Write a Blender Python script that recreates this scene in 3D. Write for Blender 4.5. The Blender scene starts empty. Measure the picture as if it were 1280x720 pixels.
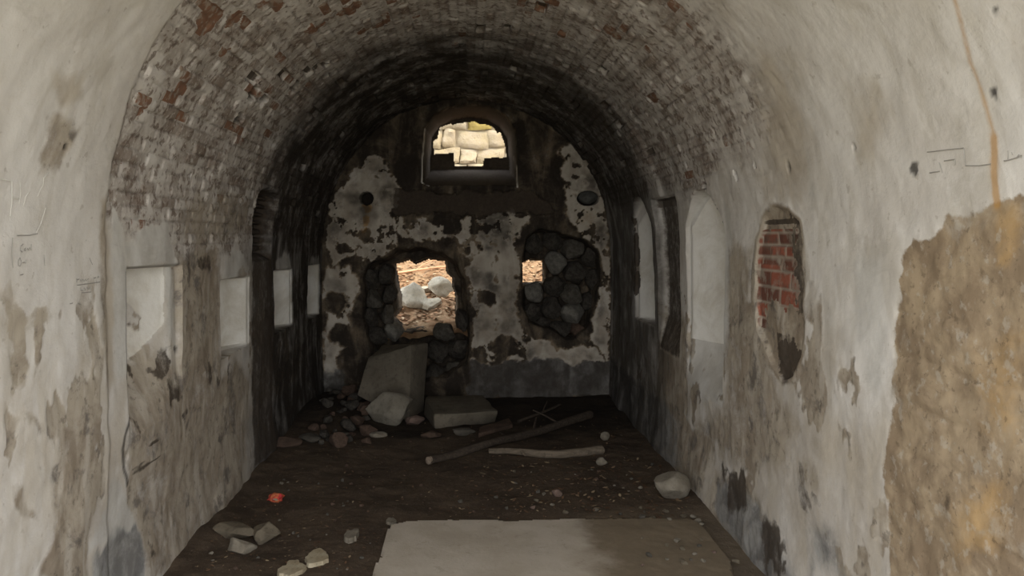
import bpy, bmesh, math, random
import numpy as np
from mathutils import Vector, Matrix, noise as mnoise, Euler

PI = math.pi
scn = bpy.context.scene
COL = scn.collection
random.seed(7)

# ------------------------------------------------------------------ view of the photograph (1280x720)
F, CX, CY, EYE = 1000.0, 584.0, 296.0, 1.5
R = 1.345            # half width of the vault = radius of its arch
ZS = 1.455           # springing height
YB = 7.5             # back wall
HALF = R * PI / 2
MOUTH = 0.35         # where the vault opens to daylight

def at(px, py, Y):
    return Vector(((px - CX) / F * Y, Y, EYE + (CY - py) / F * Y))

def onfloor(px, py, z=0.0):
    Y = (EYE - z) / ((py - CY) / F)
    return at(px, py, Y)

def surf(px, py):
    """pixel -> (u, Y) on the unrolled vault; u = 0 at the crown, negative on the left"""
    dx, dz = (px - CX) / F, (CY - py) / F
    s = 1 if dx >= 0 else -1
    if abs(dx) > 1e-6:
        Y = R / abs(dx)
        z = EYE + dz * Y
        if z <= ZS:
            return s * (HALF + ZS - z), Y
    e = EYE - ZS
    a, b, c = dx * dx + dz * dz, 2 * dz * e, e * e - R * R
    Y = (-b + math.sqrt(b * b - 4 * a * c)) / (2 * a)
    return R * math.atan2(dx * Y, e + dz * Y), Y

# ------------------------------------------------------------------ numeric helpers
def hash2(xi, yi, seed):
    xi = xi.astype(np.int64); yi = yi.astype(np.int64)
    h = (xi * 374761393 + yi * 668265263 + seed * 982451653) & 0xffffffff
    h = ((h ^ (h >> 13)) * 1274126177) & 0xffffffff
    h = ((h ^ (h >> 15)) * 2246822519) & 0xffffffff
    return ((h ^ (h >> 16)) & 0xffffff) / float(0x1000000)

def vnoise(x, y, seed):
    x = np.asarray(x, float); y = np.asarray(y, float)
    xi, yi = np.floor(x), np.floor(y)
    fx, fy = x - xi, y - yi
    fx = fx * fx * (3 - 2 * fx); fy = fy * fy * (3 - 2 * fy)
    a, b = hash2(xi, yi, seed), hash2(xi + 1, yi, seed)
    c, d = hash2(xi, yi + 1, seed), hash2(xi + 1, yi + 1, seed)
    return (a * (1 - fx) + b * fx) * (1 - fy) + (c * (1 - fx) + d * fx) * fy

def fbm(x, y, seed, octv=4):
    x = np.asarray(x, float); y = np.asarray(y, float)
    t, amp, tot = 0.0, 1.0, 0.0
    for k in range(octv):
        t = t + amp * vnoise(x * 2 ** k + 17.3 * k, y * 2 ** k - 9.1 * k, seed + k * 31)
        tot += amp; amp *= 0.55
    return t / tot

def sstep(a, b, x):
    t = np.clip((x - a) / (b - a), 0, 1)
    return t * t * (3 - 2 * t)

def poly_sd(P, A, B, margin=0.3):
    """signed distance to a polygon, positive inside; far outside it is -margin"""
    P = np.asarray(P, float)
    out = np.full(A.shape, -margin)
    sel = ((A > P[:, 0].min() - margin) & (A < P[:, 0].max() + margin) &
           (B > P[:, 1].min() - margin) & (B < P[:, 1].max() + margin))
    a, b = A[sel], B[sel]
    if a.size == 0: return out
    d2 = np.full(a.shape, 1e9); ins = np.zeros(a.shape, bool)
    n = len(P)
    for i in range(n):
        x0, y0 = P[i]; x1, y1 = P[(i + 1) % n]
        ex, ey = x1 - x0, y1 - y0
        t = np.clip(((a - x0) * ex + (b - y0) * ey) / max(ex * ex + ey * ey, 1e-12), 0, 1)
        d2 = np.minimum(d2, (a - x0 - t * ex) ** 2 + (b - y0 - t * ey) ** 2)
        if abs(ey) > 1e-12:
            c = ((y0 > b) != (y1 > b)) & (a < ex * (b - y0) / ey + x0)
            ins ^= c
    d = np.sqrt(d2)
    out[sel] = np.where(ins, d, -np.minimum(d, margin))
    return out

def line_d(P, A, B):
    d2 = np.full(A.shape, 1e9)
    for i in range(len(P) - 1):
        x0, y0 = P[i]; x1, y1 = P[i + 1]
        ex, ey = x1 - x0, y1 - y0
        t = np.clip(((A - x0) * ex + (B - y0) * ey) / max(ex * ex + ey * ey, 1e-12), 0, 1)
        d2 = np.minimum(d2, (A - x0 - t * ex) ** 2 + (B - y0 - t * ey) ** 2)
    return np.sqrt(d2)

# ------------------------------------------------------------------ object helpers
def grid_faces(nr, nc):
    i = np.arange(nr - 1)[:, None] * nc + np.arange(nc - 1)[None, :]
    return np.stack([i, i + 1, i + nc + 1, i + nc], -1).reshape(-1, 4)

def fast_mesh(name, V, Q, mat, attrs=None, smooth=True, sharp=None, parent=None):
    """V (n,3), Q (m,4) -> one mesh object; drops unused vertices"""
    used = np.unique(Q)
    remap = np.full(len(V), -1, np.int64); remap[used] = np.arange(len(used))
    V = V[used]; Q = remap[Q]
    me = bpy.data.meshes.new(name)
    me.vertices.add(len(V)); me.vertices.foreach_set('co', V.astype(np.float32).ravel())
    me.loops.add(Q.size); me.loops.foreach_set('vertex_index', Q.astype(np.int32).ravel())
    me.polygons.add(len(Q)); me.polygons.foreach_set('loop_start', np.arange(0, Q.size, 4, dtype=np.int32))
    me.update(calc_edges=True); me.validate()
    for k, arr in (attrs or {}).items():
        at_ = me.attributes.new(k, 'FLOAT_COLOR', 'POINT')
        at_.data.foreach_set('color', arr[used].astype(np.float32).ravel())
    if smooth:
        me.polygons.foreach_set('use_smooth', np.ones(len(Q), bool))
        if sharp: me.set_sharp_from_angle(angle=math.radians(sharp))
    me.materials.append(mat)
    o = bpy.data.objects.new(name, me); COL.objects.link(o)
    if parent: o.parent = parent
    return o

def obj(name, bm, mat, parent=None, smooth=True, sharp=40):
    me = bpy.data.meshes.new(name)
    bmesh.ops.recalc_face_normals(bm, faces=bm.faces)
    bm.to_mesh(me); bm.free()
    if smooth:
        for p in me.polygons: p.use_smooth = True
        if sharp: me.set_sharp_from_angle(angle=math.radians(sharp))
    me.materials.append(mat)
    o = bpy.data.objects.new(name, me); COL.objects.link(o)
    if parent: o.parent = parent
    return o

def tag(o, label, cat, group=None, kind=None):
    o['label'] = label; o['category'] = cat
    if group: o['group'] = group
    if kind: o['kind'] = kind
    return o

def struct(o, label, cat='wall'):
    o['kind'] = 'structure'; o['label'] = label; o['category'] = cat
    return o

# ------------------------------------------------------------------ material helpers
class NT:
    def __init__(self, name, rough=0.95):
        self.m = bpy.data.materials.new(name); self.m.use_nodes = True
        self.t = self.m.node_tree; self.n = self.t.nodes; self.l = self.t.links
        self.b = self.n['Principled BSDF']
        self.b.inputs['Roughness'].default_value = rough
        self.b.inputs['Specular IOR Level'].default_value = 0.2
        self.geo = None
    def link(self, a, b): self.l.new(a, b)
    def put(self, sock, v):
        if isinstance(v, (int, float)): sock.default_value = v
        elif isinstance(v, tuple): sock.default_value = (*v, 1.0) if len(v) == 3 and len(sock.default_value) == 4 else v
        else: self.l.new(v, sock)
    def pos(self):
        if self.geo is None:
            self.geo = self.n.new('ShaderNodeNewGeometry').outputs['Position']
        return self.geo
    def objc(self):
        return self.n.new('ShaderNodeTexCoord').outputs['Object']
    def noise(self, scale, detail=5, rough=0.6, stretch=None, vec=None, dist=0.0):
        v = vec or self.pos()
        if stretch:
            mp = self.n.new('ShaderNodeMapping'); self.l.new(v, mp.inputs[0])
            mp.inputs['Scale'].default_value = stretch; v = mp.outputs[0]
        k = self.n.new('ShaderNodeTexNoise'); self.l.new(v, k.inputs['Vector'])
        k.inputs['Scale'].default_value = scale; k.inputs['Detail'].default_value = detail
        k.inputs['Roughness'].default_value = rough; k.inputs['Distortion'].default_value = dist
        return k.outputs['Fac']
    def math(self, op, a, b=0.0, c=None, clamp=False):
        k = self.n.new('ShaderNodeMath'); k.operation = op; k.use_clamp = clamp
        self.put(k.inputs[0], a); self.put(k.inputs[1], b)
        if c is not None: self.put(k.inputs[2], c)
        return k.outputs[0]
    def ss(self, x, a, b, lo=0.0, hi=1.0):
        k = self.n.new('ShaderNodeMapRange'); k.interpolation_type = 'SMOOTHSTEP'
        self.put(k.inputs[0], x); k.inputs[1].default_value = a; k.inputs[2].default_value = b
        k.inputs[3].default_value = lo; k.inputs[4].default_value = hi
        return k.outputs[0]
    def mix(self, fac, a, b, mode='MIX'):
        k = self.n.new('ShaderNodeMix'); k.data_type = 'RGBA'; k.blend_type = mode
        self.put(k.inputs[0], fac); self.put(k.inputs[6], a); self.put(k.inputs[7], b)
        return k.outputs[2]
    def attr(self, name):
        k = self.n.new('ShaderNodeAttribute'); k.attribute_name = name
        s = self.n.new('ShaderNodeSeparateColor'); self.l.new(k.outputs['Color'], s.inputs[0])
        return s.outputs[0], s.outputs[1], s.outputs[2], k.outputs['Alpha']
    def edge(self, mask, n, amp=0.5, w=0.06):
        """mask (0..1, 0.5 at its border) roughened by noise n into a crisp ragged edge"""
        x = self.math('ADD', mask, self.math('MULTIPLY', self.math('SUBTRACT', n, 0.5), amp))
        return self.ss(x, 0.5 - w, 0.5 + w)
    def finish(self, color, height=None, strength=0.4, dist=0.01):
        self.put(self.b.inputs['Base Color'], color)
        if height is not None:
            k = self.n.new('ShaderNodeBump'); k.inputs['Strength'].default_value = strength
            k.inputs['Distance'].default_value = dist
            self.l.new(height, k.inputs['Height']); self.l.new(k.outputs[0], self.b.inputs['Normal'])
        return self.m

def masonry_material():
    s = NT('weathered_masonry')
    brick, bare, soot_shade, white = s.attr('m_a')
    rust, blue, ochre, redhole = s.attr('m_b')
    brand, mortar, tan, hole = s.attr('m_c')
    redp, brown, pale, grime_shade = s.attr('m_d')
    n_f = s.noise(38, 6, 0.65); n_m = s.noise(7, 6, 0.65, dist=.3); n_b = s.noise(1.8, 5, 0.6)
    n_s = s.noise(1.0, 4, 0.55, stretch=(8, 8, 2.0), dist=.6)       # vertical runs of water
    n_e = s.noise(15, 6, 0.7); n_sp = s.noise(24, 4, 0.6); n_l = s.noise(3.6, 6, 0.68, dist=.5)
    def part(n, a, b, k): return s.math('MULTIPLY', s.ss(n, a, b), k)
    # whitewashed plaster
    c = s.mix(s.ss(n_b, 0.36, 0.66), (0.70, 0.68, 0.65), (0.59, 0.56, 0.52))
    c = s.mix(part(n_s, 0.46, 0.66, .4), c, (0.50, 0.465, 0.40))
    c = s.mix(part(n_l, 0.55, 0.68, .4), c, (0.44, 0.415, 0.365))
    c = s.mix(part(n_m, 0.56, 0.70, .4), c, (0.79, 0.775, 0.75))
    c = s.mix(part(n_sp, 0.64, 0.70, .35), c, (0.30, 0.26, 0.21))
    tn = s.edge(tan, s.math('ADD', s.math('MULTIPLY', n_l, 0.6), s.math('MULTIPLY', n_s, 0.4)), 1.8, 0.35)
    tcol = s.mix(s.ss(n_s, 0.36, 0.62), (0.36, 0.305, 0.235), (0.52, 0.465, 0.385))
    c = s.mix(s.math('MULTIPLY', tn, 0.8), c, tcol)
    # limewashed brick of the vault
    lime = s.mix(s.ss(n_m, 0.38, 0.62), (0.61, 0.575, 0.54), (0.38, 0.34, 0.305))
    lime = s.mix(part(brand, 0.25, 1.0, 0.55), lime, (0.74, 0.715, 0.685))
    lime = s.mix(part(brand, 0.16, 0.05, .55), lime, (0.22, 0.165, 0.13))
    lime = s.mix(part(n_l, 0.50, 0.64, .7), lime, (0.25, 0.195, 0.16))
    lime = s.mix(part(n_l, 0.44, 0.34, .5), lime, (0.70, 0.68, 0.65))
    lime = s.mix(part(n_sp, 0.52, 0.62, 0.75), lime, (0.16, 0.115, 0.09))
    lime = s.mix(part(n_f, 0.55, 0.64, 0.65), lime, (0.66, 0.64, 0.60))
    redc = s.mix(s.ss(n_f, 0.35, 0.7), (0.26, 0.135, 0.085), (0.20, 0.125, 0.09))
    redc = s.mix(part(n_sp, .50, .60, .7), redc, (0.36, .31, .26))
    rsel = s.ss(s.math('ADD', s.math('ADD', brand, redp), s.math('MULTIPLY', s.math('SUBTRACT', n_e, 0.5), 0.28)), 1.0, 1.06)
    lime = s.mix(rsel, lime, redc)
    lime = s.mix(s.math('MULTIPLY', mortar, part(n_l, 0.38, 0.64, 0.55)), lime, (0.105, 0.088, 0.076))
    c = s.mix(s.edge(brick, s.math('ADD', s.math('MULTIPLY', n_e, .5), s.math('MULTIPLY', n_l, .5)), 1.1, 0.16), c, lime)
    # pale smooth patches, brown streaked render
    c = s.mix(part(s.edge(pale, n_l, 0.6, 0.3), 0, 1, .75), c, s.mix(s.ss(n_l, .35, .65), (0.66, 0.655, 0.63), (0.52, 0.51, 0.48)))
    bw = s.edge(brown, s.math('ADD', s.math('MULTIPLY', n_e, 0.4), s.math('MULTIPLY', n_l, 0.6)), 1.2, 0.2)
    bcol = s.mix(s.ss(n_l, 0.40, 0.60), (0.27, 0.22, 0.165), (0.42, 0.37, 0.30))
    bcol = s.mix(part(n_s, 0.52, 0.66, .6), bcol, (0.54, 0.50, 0.44))
    bcol = s.mix(part(n_m, 0.53, 0.66, .8), bcol, (0.115, 0.10, 0.09))
    bcol = s.mix(part(n_sp, 0.58, 0.68, .5), bcol, (0.09, 0.075, 0.06))
    c = s.mix(s.math('MULTIPLY', bw, 0.94), c, bcol)
    # bare stone and earthen mortar where the plaster fell
    bc = s.mix(s.ss(n_m, 0.36, 0.62), (0.40, 0.315, 0.215), (0.265, 0.20, 0.135))
    bc = s.mix(s.math('MULTIPLY', s.ss(s.math('ADD', ochre, s.math('MULTIPLY', s.math('SUBTRACT', n_l, 0.5), 1.6)), 0.35, 0.8), 0.75), bc, (0.46, 0.30, 0.135))
    bc = s.mix(part(n_l, 0.55, 0.68, 0.6), bc, (0.44, 0.41, 0.36))
    bc = s.mix(part(n_sp, 0.56, 0.66, 0.45), bc, (0.48, 0.445, 0.385))
    bc = s.mix(part(n_f, 0.57, 0.66, 0.5), bc, (0.13, 0.098, 0.066))
    c = s.mix(s.edge(bare, s.math('ADD', s.math('MULTIPLY', n_e, .6), s.math('MULTIPLY', n_m, .4)), 0.7, 0.06), c, bc)
    # clean white plaster in the niches
    c = s.mix(s.edge(white, n_e, 0.22, 0.06), c, s.mix(s.ss(n_l, 0.38, 0.68), (0.84, 0.83, 0.79), (0.66, 0.63, 0.56)))
    # exposed red brick of a broken niche
    hb = s.mix(s.ss(brand, 0.15, 0.85), (0.16, 0.07, 0.05), (0.31, 0.105, 0.068))
    hb = s.mix(part(n_e, 0.5, 0.66, .8), hb, (0.13, 0.09, 0.07))
    hb = s.mix(mortar, hb, (0.36, 0.315, 0.26))
    hb = s.mix(part(n_m, .52, .64, .7), hb, (.33, .29, .24))
    c = s.mix(s.edge(redhole, n_e, 0.5, 0.1), c, hb)
    # blue-grey dado paint, rust, soot with painted shade
    c = s.mix(s.math('MULTIPLY', s.edge(blue, n_l, 1.3, 0.25), 0.8), c, s.mix(s.ss(n_m, 0.35, 0.65), (0.115, 0.12, 0.128), (0.36, 0.365, 0.36)))
    c = s.mix(s.math('MULTIPLY', s.edge(rust, n_e, 0.5, 0.3), 0.75), c, (0.46, 0.26, 0.085))
    sm = s.math('MULTIPLY', soot_shade, s.ss(s.math('ADD', n_l, s.math('MULTIPLY', s.math('SUBTRACT', n_s, 0.5), 0.8)), 0.2, 0.6, 0.62, 1.06), clamp=True)
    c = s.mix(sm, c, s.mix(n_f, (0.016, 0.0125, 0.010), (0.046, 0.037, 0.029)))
    c = s.mix(s.math('MULTIPLY', s.edge(grime_shade, n_e, 0.7, 0.16), 0.9), c, s.mix(n_f, (0.03, 0.023, 0.018), (0.095, 0.074, 0.056)))
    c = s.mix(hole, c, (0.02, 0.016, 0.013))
    h = s.math('ADD', n_f, s.math('MULTIPLY', n_e, 1.5))
    h = s.math('SUBTRACT', h, s.math('MULTIPLY', s.math('MULTIPLY', mortar, brick), 0.5))
    return s.finish(c, h, 0.28, 0.007)

def rock_material(name, c0, c1, spot=None, scale=9, rough=0.95, bump=0.5):
    s = NT(name, rough)
    v = s.objc()
    n1 = s.noise(scale, 6, 0.65, vec=v); n2 = s.noise(scale * 5, 5, 0.65, vec=v)
    c = s.mix(s.ss(n1, 0.35, 0.65), c0, c1)
    c = s.mix(s.math('MULTIPLY', s.ss(n2, 0.52, 0.66), 0.5), c, spot or tuple(x * 0.45 for x in c0))
    return s.finish(c, s.math('ADD', n1, n2), bump, 0.01)

M = {}
M['masonry'] = masonry_material()
M['limestone'] = rock_material('pale_limestone', (0.235, 0.21, 0.17), (0.17, 0.148, 0.115))
M['chip'] = rock_material('pale_plaster_chip', (0.42, 0.37, 0.27), (0.33, 0.275, 0.185), scale=14)
M['concrete'] = rock_material('grey_concrete', (0.155, 0.135, 0.105), (0.11, 0.095, 0.073), scale=5)
M['boulder'] = rock_material('grey_boulder_stone', (0.235, 0.215, 0.175), (0.17, 0.153, 0.122), scale=7)
M['dark_rubble'] = rock_material('dark_rubble_stone', (0.070, 0.062, 0.052), (0.033, 0.028, 0.023), spot=(0.10, 0.098, 0.09), scale=6)
M['grey_rubble'] = rock_material('grey_rubble_stone', (0.12, 0.110, 0.093), (0.066, 0.058, 0.047), scale=6)
M['tan_stone'] = rock_material('tan_stone', (0.175, 0.148, 0.108), (0.12, 0.10, 0.073), scale=9)
M['lit_rubble'] = rock_material('lighter_rubble_stone', (0.20, 0.19, 0.165), (0.12, 0.112, 0.098), scale=6)
M['brown_stone'] = rock_material('brown_stone', (0.12, 0.08, 0.06), (0.07, 0.048, 0.036), scale=8)
M['pink_stone'] = rock_material('pinkish_stone', (0.20, 0.14, 0.115), (0.14, 0.098, 0.08), scale=8)
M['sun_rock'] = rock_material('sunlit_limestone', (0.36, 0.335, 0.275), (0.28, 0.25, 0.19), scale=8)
M['plug'] = rock_material('dark_grey_stone_plug', (0.13, 0.13, 0.122), (0.085, 0.083, 0.077), scale=9)

# ------------------------------------------------------------------ the vault: walls and ceiling, one unrolled sheet cut in three
def build_vault():
    nu_step = 0.0105
    umax = HALF + ZS + 0.25
    us = np.linspace(-umax, umax, int(2 * umax / nu_step))
    ys = np.concatenate([np.linspace(MOUTH, 1.5, 45), np.arange(1.52, YB + 0.05, nu_step)])
    Y, U = np.meshgrid(ys, us)                       # rows: u, columns: Y
    A = np.abs(U); left = U < 0
    zz = np.where(A <= HALF, ZS + R * np.cos(U / R), ZS - (A - HALF))    # height
    ns, nc = Y.shape
    Z0 = np.zeros_like(Y)

    wu = (fbm(Y * 4, U * 4, 111) - .5) * .13 + (fbm(Y * 19, U * 15, 112) - .5) * .045
    wy = (fbm(Y * 4, U * 3, 113) - .5) * .13 + (fbm(Y * 19, U * 15, 114) - .5) * .045
    def poly(pts, w=0.05, sfun=surf, warp=1.0):
        P = [sfun(*p) for p in pts]
        return np.clip(0.5 + poly_sd(P, U + wu * warp, Y + wy * warp) / (2 * w), 0, 1)
    def spot(px, py, r, w=None):                     # round spot of radius r metres
        u, y = surf(px, py)
        return np.clip(0.5 + (r - np.hypot(U - u, Y - y)) / (2 * (w or r * 0.7)), 0, 1)
    def mx(*a):
        o = a[0]
        for b in a[1:]: o = np.maximum(o, b)
        return o

    # --- fields of colour and state
    soot_n = fbm(Y * 1.3, U * 1.3, 5)
    high = sstep(ZS - 0.25, ZS + 0.35, zz)           # 1 on the vault
    # where brickwork shows through the limewash
    edge_pts = [surf(*p) for p in ((137, 240), (145, 190), (170, 100), (195, 50), (232, 0))]
    eu = [-umax, edge_pts[0][0] - 0.3] + [p[0] for p in edge_pts] + [0, 0.6, 1.2, umax]
    ey = [3.02, 3.0] + [p[1] for p in edge_pts] + [2.95, 3.0, 3.25, 3.5]
    yed = np.interp(U, eu, ey)
    wobble = (fbm(U * 9, Y * 2, 77) - 0.5) * 0.03
    wid = np.where(left, 0.02, 0.45)
    front = np.clip(0.5 + (Y - yed - wobble) / (2 * wid), 0, 1)
    lowfade = np.where(left, sstep(ZS - 0.20, ZS + 0.22, zz + (soot_n - .5) * .5), sstep(ZS + 0.0, ZS + 0.7, zz + (soot_n - .5) * .5))
    brick = front * lowfade
    # bricks: courses run along the tunnel
    RH = np.where(A < HALF + .08, 0.054, 0.074); BW = np.where(A < HALF + .08, 0.16, 0.225)
    row = np.floor(U / RH)
    off = np.where(row % 2 == 0, 0.0, BW / 2)
    bn = np.floor((Y + off) / BW)
    fy_, fu_ = (Y + off) - bn * BW, U - row * RH
    brand = hash2(row + 500, bn + 500, 3)
    mj = 0.0095
    mortar = np.maximum(np.clip(1 - np.minimum(fy_, BW - fy_) / mj, 0, 1), np.clip(1 - np.minimum(fu_, RH - fu_) / mj, 0, 1))
    mortar = sstep(0.0, 0.7, mortar)
    redp = Z0 + 0.012 + 0.11 * sstep(0.45, 0.7, fbm(Y * 1.7, U * 1.7, 41)) * sstep(5.6, 4.4, Y)
    for (px, py, r, a) in ((267, 27, .16, .6), (298, 28, .09, .7), (285, 65, .08, .6), (245, 60, .2, .22), (222, 115, .22, .25), (180, 120, .16, .25), (330, 20, .2, .3),
                           (437, 14, .13, .55), (478, 33, .10, .6), (455, 40, .08, .6), (395, 35, .12, .35), (702, 42, .10, .5), (670, 10, .12, .5), (695, 5, .12, .5),
                           (845, 12, .09, .7), (866, 34, .08, .7), (765, 40, .12, .5), (575, 45, .12, .3), (520, 15, .3, .15), (600, 95, .2, .15), (160, 180, .15, .2), (225, 50, .1, .2)):
        u, y = surf(px, py)
        redp = redp + a * 1.15 * (np.hypot(U - u, Y - y) < r * .55)
    # soot and damp: the inner bay; the crown also carries painted light falloff
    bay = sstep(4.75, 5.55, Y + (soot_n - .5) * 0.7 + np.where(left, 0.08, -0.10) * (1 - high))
    crown = sstep(4.1, 6.3, Y + (soot_n - .5) * .8) * high  # crown darkens with depth, light falloff put into the colour
    soot_shade = np.clip(mx(bay * np.where(left, 0.93, 0.80), crown * 0.72, bay * crown * 0.88), 0, 1)
    soot_shade = soot_shade * (1 - 0.5 * poly([(793, 156), (812, 175), (833, 254), (822, 258), (800, 205), (785, 170)], 0.05))
    # plaster lost, near right
    bare_r = poly([(1600, 150), (1290, 218), (1250, 236), (1215, 262), (1180, 284), (1148, 306), (1132, 330), (1124, 372), (1119, 420), (1113, 470), (1112, 520), (1104, 560),
                   (1108, 620), (1114, 720), (1120, 900), (1900, 1100)], 0.05)
    bare_r = np.where(poly([(1240, 170), (1280, 168), (1280, 205), (1258, 212)], 0.03) > .6, 0.2, bare_r)
    bare = bare_r
    brown = mx(poly([(75, 555), (95, 553), (112, 600), (114, 640), (108, 720), (95, 760), (40, 730), (60, 660), (60, 590)], .04) * .85,
               poly([(8, 612), (28, 603), (38, 640), (45, 660), (20, 655)], .03) * .8,
               poly([(117, 535), (121, 600), (116, 645), (109, 640), (111, 580)], .02),
               poly([(32, 424), (41, 432), (36, 470), (24, 478), (19, 440)], .025) * .9,
               poly([(0, 400), (5, 402), (4, 418), (-5, 420)], .02) * .9, poly([(36, 508), (55, 512), (58, 535), (40, 530)], .03) * .7,
               poly([(55, 140), (78, 122), (104, 150), (100, 165), (85, 190), (76, 215), (45, 225), (50, 190)], .04) * .62,
               poly([(228, 445), (224, 330), (222, 312), (275, 300), (282, 350), (279, 460), (300, 440), (318, 470), (312, 560), (300, 640), (235, 705), (180, 740), (172, 620), (158, 590), (155, 560), (165, 522), (165, 470), (190, 452), (215, 430)], .07, warp=.5) * .66,
               poly([(234, 320), (276, 308), (274, 470), (236, 470)], .05) * .8, poly([(124, 250), (137, 235), (143, 340), (141, 480), (128, 500), (122, 380)], .04, warp=.4) * .56,  # last strip: edge shading of the outer band painted brown
               poly([(222, 250), (285, 225), (318, 240), (320, 300), (290, 310), (235, 312)], .10) * .55,
               poly([(905, 300), (945, 292), (946, 410), (958, 440), (975, 480), (1000, 520), (985, 600), (930, 600), (880, 570), (862, 520), (905, 500)], .10) * .62,
               poly([(826, 400), (858, 400), (858, 520), (895, 560), (880, 620), (840, 590), (828, 540)], .06) * .9,
               poly([(895, 590), (935, 590), (960, 650), (1010, 740), (960, 740), (890, 640)], .05) * .7,
               spot(1028, 508, .05) * .8, spot(1020, 600, .07) * .6, spot(1010, 450, .05) * .45, spot(1140, 600, .1) * 0)
    fl = fbm(Y * 4.2, U * 3.0, 131, 5); fl2 = fbm(Y * 11, U * 7, 132, 5)
    wallz = sstep(ZS + .25, ZS - .35, zz) * (A > 0)
    brown = mx(brown, sstep(.60, .66, fl) * wallz * .72, sstep(.66, .70, fl2) * wallz * .7 * sstep(3.4, 3.9, Y))
    tan = mx(sstep(ZS + 0.35, ZS - 0.9, zz) * 0.50,
             poly([(1015, 470), (1110, 480), (1105, 640), (1060, 760), (1000, 700)], .2) * .55,
             poly([(1040, 80), (1075, 75), (1115, 150), (1120, 230), (1080, 200)], .12) * .62,
             poly([(945, 30), (985, 90), (1012, 170), (1008, 260), (960, 250), (940, 150)], .15) * .85,
             poly([(128, 250), (140, 240), (146, 340), (146, 480), (132, 500), (126, 380)], .04) * .85,  # edge shading of the outer band painted as a tan strip
             poly([(68, 80), (102, 76), (108, 125), (70, 130)], .03) * .7, poly([(1240, 20), (1290, 0), (1290, 130), (1262, 120)], .1) * .6)
    tan = tan * (1 - 0.8 * sstep(.3, .8, poly([(1008, 250), (1110, 230), (1120, 330), (1108, 480), (1065, 470), (1050, 330), (1000, 540), (1003, 400)], .12)))
    ochre = mx(poly([(1235, 250), (1262, 240), (1268, 330), (1245, 330)], .06) * .8, poly([(1225, 400), (1290, 380), (1290, 560), (1210, 600), (1190, 560)], .2) * .75,
               poly([(1195, 560), (1260, 540), (1250, 700), (1180, 720)], .15) * .8)
    rl1 = line_d([surf(*p) for p in ((1180, -30), (1192, 0), (1212, 80), (1228, 130), (1240, 175))], U, Y)
    rl2 = line_d([surf(*p) for p in ((1239, 172), (1243, 215), (1247, 255))], U, Y)
    rust = mx(np.clip(1 - rl1 / 0.022, 0, 1) * .62, np.clip(1.05 - rl2 / 0.022, 0, 1), np.clip(1 - rl2 / 0.05, 0, 1) * .5,
              poly([(200, 395), (218, 420), (205, 450), (185, 455)], .03) * .25)
    blue = mx(poly([(115, 695), (140, 665), (172, 648), (184, 700), (178, 740), (110, 740)], .03) * .95,
              poly([(905, 592), (935, 615), (962, 650), (990, 690), (1008, 730), (960, 740), (900, 640)], .06) * .75,
              poly([(1005, 650), (1045, 640), (1060, 740), (1010, 740)], .08) * .55,
              sstep(0.46, 0.30, zz) * sstep(4.6, 5.4, Y) * .7)
    pale = mx(poly([(165, 341), (160, 300), (185, 280), (214, 285), (226, 330), (230, 440), (222, 415), (219, 331)], .03) * .85,
              poly([(279, 354), (283, 335), (297, 311), (308, 318), (316, 338), (318, 352)], .03) * .95,
              poly([(345, 342), (350, 320), (362, 308), (369, 338)], .04) * .7, poly([(387, 335), (392, 318), (401, 312), (404, 334)], .04) * .6,
              poly([(146, 250), (160, 300), (165, 340), (165, 470), (150, 480), (146, 400)], .04) * .9,
              poly([(1060, 320), (1120, 310), (1118, 420), (1108, 520), (1080, 500), (1065, 430)], .08) * .62,
              poly([(985, 120), (1010, 180), (1030, 260), (1005, 262), (1005, 200)], .08) * .62,
              poly([(858, 432), (896, 428), (904, 250), (912, 260), (908, 470), (890, 505), (868, 495)], .03) * .8,
              poly([(1125, 90), (1105, 60), (1110, 40), (1135, 150), (1128, 200)], .06) * .5,
              poly([(832, 470), (838, 475), (838, 560), (833, 545)], .02) * .8)
    white_c = [(166, 342), (219, 331), (222, 410), (205, 440), (190, 455), (172, 470), (166, 470)]
    n1 = poly([(165, 341), (219, 330), (219, 404), (203, 440), (186, 462), (165, 480)], .02, warp=.25)

    # --- niches (the near edge, far edge, sill and head are read on the wall face)
    def sidey(px): return R / (abs(px - CX) / F)
    depth = np.zeros_like(Y)
    white = np.zeros_like(Y)
    grime_shade = np.zeros_like(Y)
    hole = np.zeros_like(Y)
    redh = np.zeros_like(Y)
    SL = ~(left); jn = (fbm(Y * 14, U * 14, 9) - .5)
    def rect(side, y0, y1, z0, z1, arch=0.0, w=0.006):
        """inside amount of an opening in the side wall, head rounded by `arch`"""
        m = left if side < 0 else SL
        zt = z1 - arch * np.clip(((Y - (y0 + y1) / 2) / ((y1 - y0) / 2)) ** 2, 0, 1)
        sd = np.minimum(np.minimum(Y - y0, y1 - Y), np.minimum(zz - z0, zt - zz))
        return np.where(m, np.clip(0.5 + sd / (2 * w), 0, 1), 0.0)
    # left niches
    a = rect(-1, 3.205, 3.80, 0.70, 1.365); depth += (0.03 + .20 * np.clip((3.72 - Y) / .52, 0, 1)) * a * sstep(0.66, 1.05, zz)
    white = mx(white, n1 * (a > .4) * (1 - .75 * poly([(160, 378), (190, 372), (208, 392), (206, 415), (190, 412), (160, 425)], .05)))
    for (y0, y1, z0, z1) in ((4.41, 5.02, 0.832, 1.25), (5.63, 6.22, 0.822, 1.25), (6.83, 7.42, 0.79, 1.248)):
        a = rect(-1, y0, y1, z0, z1); depth += (.015 + .30 * np.clip((y1 - .04 - Y) / (y1 - .04 - y0), 0, 1)) * a; white = mx(white, a)
        brown = brown * (1 - a)
    lowr = poly([(282, 445), (300, 380), (316, 360), (318, 452)], .02)
    pale = mx(pale, 0 * lowr)
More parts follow.
